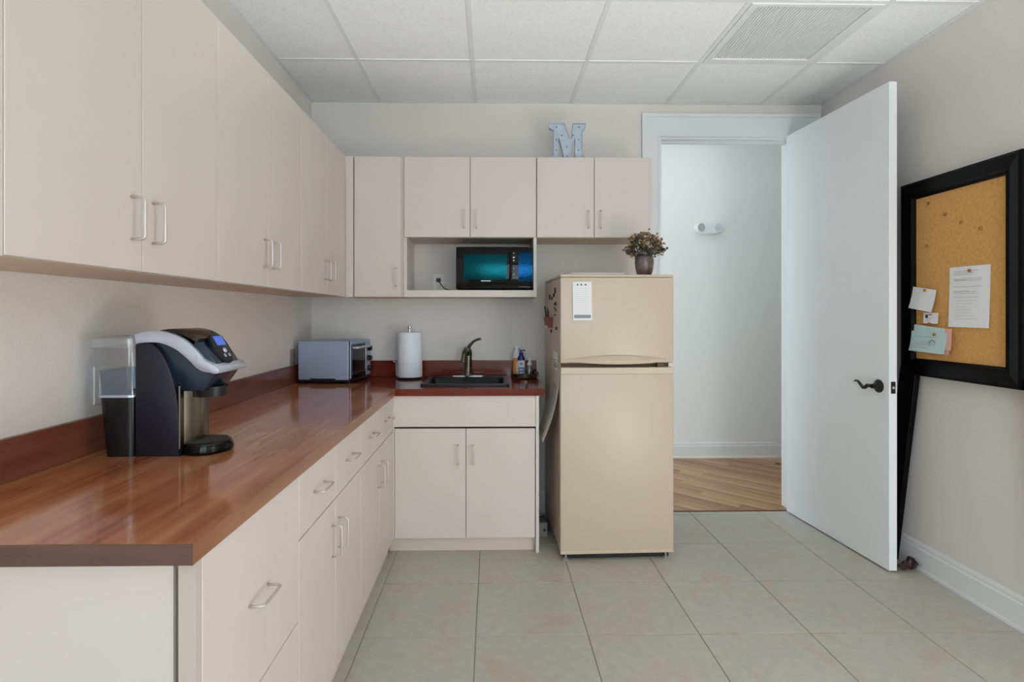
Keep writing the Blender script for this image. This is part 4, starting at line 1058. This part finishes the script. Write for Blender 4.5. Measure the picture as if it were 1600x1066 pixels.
# ---------------------------------------------------------------- emergency light in the hall
ex, ez = 1.939, 2.062
em = empty('emergency_light', (ex, HY, ez), 0, 'white twin head emergency light on the hall wall', 'emergency light')
eb = B().loft([rect(-0.105, 0.105, -0.05, 0.05, 0, 0.045), rect(-0.11, 0.11, -0.054, 0.05, 0.03, 0.045), rect(-0.09, 0.09, -0.04, 0.036, 0.055, 0.035)])
make('housing', eb.rot(Matrix.Rotation(R(90), 4, 'X')), 'white', em, True, True)
for sx in (-1, 1):
    hd_ = make('lamp_head', B().lathe([(0.040, 0.0), (0.046, 0.03), (0.042, 0.052), (0, 0.052)], seg=26).rot(Matrix.Translation((sx * 0.095, -0.022, 0.004)) @ Matrix.Rotation(R(-18 * sx), 4, 'Z') @ Matrix.Rotation(R(90), 4, 'X')), 'white', em, True, True)
    make('lens', B().lathe([(0.033, 0.052), (0.036, 0.058), (0.018, 0.054), (0, 0.054)], seg=26).rot(Matrix.Translation((sx * 0.095, -0.022, 0.004)) @ Matrix.Rotation(R(-18 * sx), 4, 'Z') @ Matrix.Rotation(R(90), 4, 'X')), 'lens', hd_, True, True)

# ---------------------------------------------------------------- cork board
bx = XR - 0.004
cb = empty('cork_board', (bx, 2.56, 0), 0, 'cork pin board in wide black frame on legs against the right wall', 'pin board')
yi0, yi1, zi0, zi1, fwid = 2.309, 2.812, 1.072, 1.870, 0.084
make('cork_panel', B().box(bx - 0.028, bx - 0.004, yi0 - 0.01, yi1 + 0.01, zi0 - 0.01, zi1 + 0.01), 'cork', cb)
fp = [(0, 0.0), (0, -0.046), (0.012, -0.050), (0.06, -0.042), (0.072, -0.046), (fwid, -0.034), (fwid, 0.0)]   # (inwards from outer edge, out of wall)
def frame_rail(a, b_, fixed, axis_along, sign):
    """mitred rail"""
    rings = []
    for end, s1 in ((a, 1), (b_, -1)):
        r = []
        for u, d in fp:
            along = end + s1 * u
            r.append((bx + d, along, fixed + sign * u) if axis_along == 'y' else (bx + d, fixed + sign * u, along))
        rings.append(r)
    return B().loft(rings)
yo0, yo1, zo0, zo1 = yi0 - fwid, yi1 + fwid, zi0 - fwid, zi1 + fwid
make('frame_rail', frame_rail(yo0, yo1, zo1, 'y', -1), 'frame_black', cb)
make('frame_rail', frame_rail(yo0, yo1, zo0, 'y', 1), 'frame_black', cb)
make('frame_rail', frame_rail(zo0, zo1, yo0, 'z', 1), 'frame_black', cb)
make('frame_rail', frame_rail(zo0, zo1, yo1, 'z', -1), 'frame_black', cb)
# splayed legs
make('leg', B().prism([(2.790, 1.03), (2.900, 1.03), (3.055, 0.0), (2.950, 0.0)], 0, bx - 0.046, bx - 0.018, 0.002), 'frame_black', cb)
make('leg', B().prism([(2.215, 1.03), (2.105, 1.03), (1.95, 0.0), (2.055, 0.0)], 0, bx - 0.046, bx - 0.018, 0.002), 'frame_black', cb)
CF = bx - 0.0285   # cork face
PR = R(-90)        # sheets face -x: local +x runs towards -Y (to the right as seen)
def paper_on_board(name, y, z, w_, h, m, label, cat, tilt=0.0, curl=0.0, d=0.001, group=None, curlx=0.0):
    t = empty(name, (CF - d, y, z), PR, label, cat, group)
    p_ = make('page', sheet(w_, h, curl, curlx=curlx), m, t, True, True)
    p_.rotation_euler = (0, tilt, 0)
    return t, p_
t, p_ = paper_on_board('pinned_letter', 2.494, 1.508, 0.216, 0.275, 'paper', 'large white typed letter pinned to the cork board', 'letter', R(0.5), 0.006)
make('print', lines(0.216, 0.275, (0.07, 0.10, 0.13, 0.20, 0.215, 0.23, 0.33, 0.40, 0.415, 0.44, 0.50), 5, 0.006, hgt=0.0014, frac=(0.4, 0.9)), 'ink', p_, local=True)
make('handwriting', lines(0.216, 0.275, [0.56 + 0.05 * q for q in range(7)], 8, 0.006, hgt=0.0008, frac=(0.4, 0.8), margin=0.16), 'ink', p_, local=True)
t, p_ = paper_on_board('pinned_note', 2.740, 1.420, 0.150, 0.108, 'paper', 'square blank white note pinned left of the letter, over the frame', 'note', R(9), 0.012, 0.014)
t, p_ = paper_on_board('business_card', 2.706, 1.300, 0.092, 0.052, 'paper', 'small printed white card pinned under the square note', 'card', R(1), 0.002, 0.009)
make('print', B().box(-0.032, -0.016, -0.0016, -0.0012, -0.026, -0.010).box(-0.012, 0.008, -0.0016, -0.0012, -0.012, -0.008), 'ink_dark', p_, local=True)
make('print_lines', lines(0.092, 0.052, (0.5, 0.62, 0.75), 2, 0.002, hgt=0.0012, frac=(0.4, 0.7), margin=0.2), 'ink', p_, local=True)
# layered slips
for nm, y, z, w_, h, m, lab, tilt, cu, d in (
        ('paper_slip', 2.690, 1.205, 0.215, 0.100, 'slip_pink', 'pink paper slip under the green slips on the cork board', R(1), 0.006, 0.0155),
        ('paper_slip', 2.672, 1.222, 0.200, 0.100, 'slip_pink', 'second pink slip, showing at the right of the slip bundle', R(-2), 0.008, 0.0165),
        ('paper_slip', 2.706, 1.234, 0.190, 0.100, 'slip_green', 'pale green slip tilted behind the front slip', R(5), 0.008, 0.0175),
        ('paper_slip', 2.708, 1.208, 0.222, 0.100, 'slip_green', 'front pale green printed slip of the pinned bundle', R(1.5), 0.014, 0.0185)):
    t, p_ = paper_on_board(nm, y, z, w_, h, m, lab, 'paper slip', tilt, cu, d, 'pinned bundle of paper slips')
make('print', lines(0.222, 0.100, (0.25, 0.5, 0.58, 0.66, 0.78), 6, 0.014, hgt=0.0016, frac=(0.5, 0.85)), 'ink', p_, local=True)
rg = B(); rings = []
for r, yy in ((0.015, -0.001), (0.015, -0.006), (0.018, -0.006), (0.018, -0.001)):
    rings.append([(0.03 + r * math.cos(2 * math.pi * q / 24), yy, -0.055 + r * math.sin(2 * math.pi * q / 24)) for q in range(24)])
rg.loft(rings, False)
make('seal', rg, 'ink', p_, local=True)
pinb = B().lathe([(0.0040, 0), (0.0070, 0.0015), (0.0072, 0.004), (0.0055, 0.0075), (0, 0.009)], seg=14).rot(Matrix.Rotation(R(-90), 4, 'Y'))
pin_me = bpy.data.meshes.new('push_pin'); pinb.bm.to_mesh(pin_me); pinb.bm.free(); pin_me.materials.append(M['pin'])
for y, z, d, lab in ((2.728, 1.834, 0, 'brass push pin in the upper left of the cork, highest one'), (2.626, 1.762, 0, 'brass push pin in bare cork, second of the descending row'), (2.535, 1.708, 0, 'brass push pin in bare cork, third of the descending row'),
                     (2.433, 1.667, 0, 'brass push pin in bare cork, rightmost of the descending row'), (2.737, 1.628, 0, 'brass push pin in bare cork near the left frame'), (2.490, 1.487, 0.002, 'brass push pin through the top of the typed letter'),
                     (2.732, 1.409, 0.015, 'brass push pin through the square note'), (2.712, 1.246, 0.0095, 'brass push pin just below the small card'), (2.668, 1.196, 0.020, 'brass push pin through the green slip bundle')):
    p_ = bpy.data.objects.new('push_pin', pin_me); COL.objects.link(p_); p_.location = (CF - d, y, z); p_.rotation_euler = (0, R(rnd.uniform(-12, 12)), R(rnd.uniform(-12, 12)))
    tag(p_, lab, 'push pin', 'push pins on the cork board')

# crumpled wrapper on the floor
cw = B(); rn = random.Random(11); F = []
for j in range(6):
    row = []
    for i in range(8):
        u, v_ = i / 7 - 0.5, j / 5 - 0.5
        row.append(cw.bm.verts.new((2.098 + u * 0.095, 2.835 + v_ * 0.075, 0.004 + 0.05 * rn.random() * (1 - abs(u) * 0.7) * (1 - abs(v_)) + (0.03 if u > 0.25 else 0))))
    F.append(row)
for j in range(5):
    for i in range(7): cw.bm.faces.new((F[j][i], F[j][i + 1], F[j + 1][i + 1], F[j + 1][i]))
bmesh.ops.solidify(cw.bm, geom=cw.bm.faces[:], thickness=0.002)
wr = make('crumpled_wrapper', cw, 'crumple', None, at=(2.098, 2.835, 0))
tag(wr, 'crumpled dark brown scrap on the floor by the door edge', 'scrap')
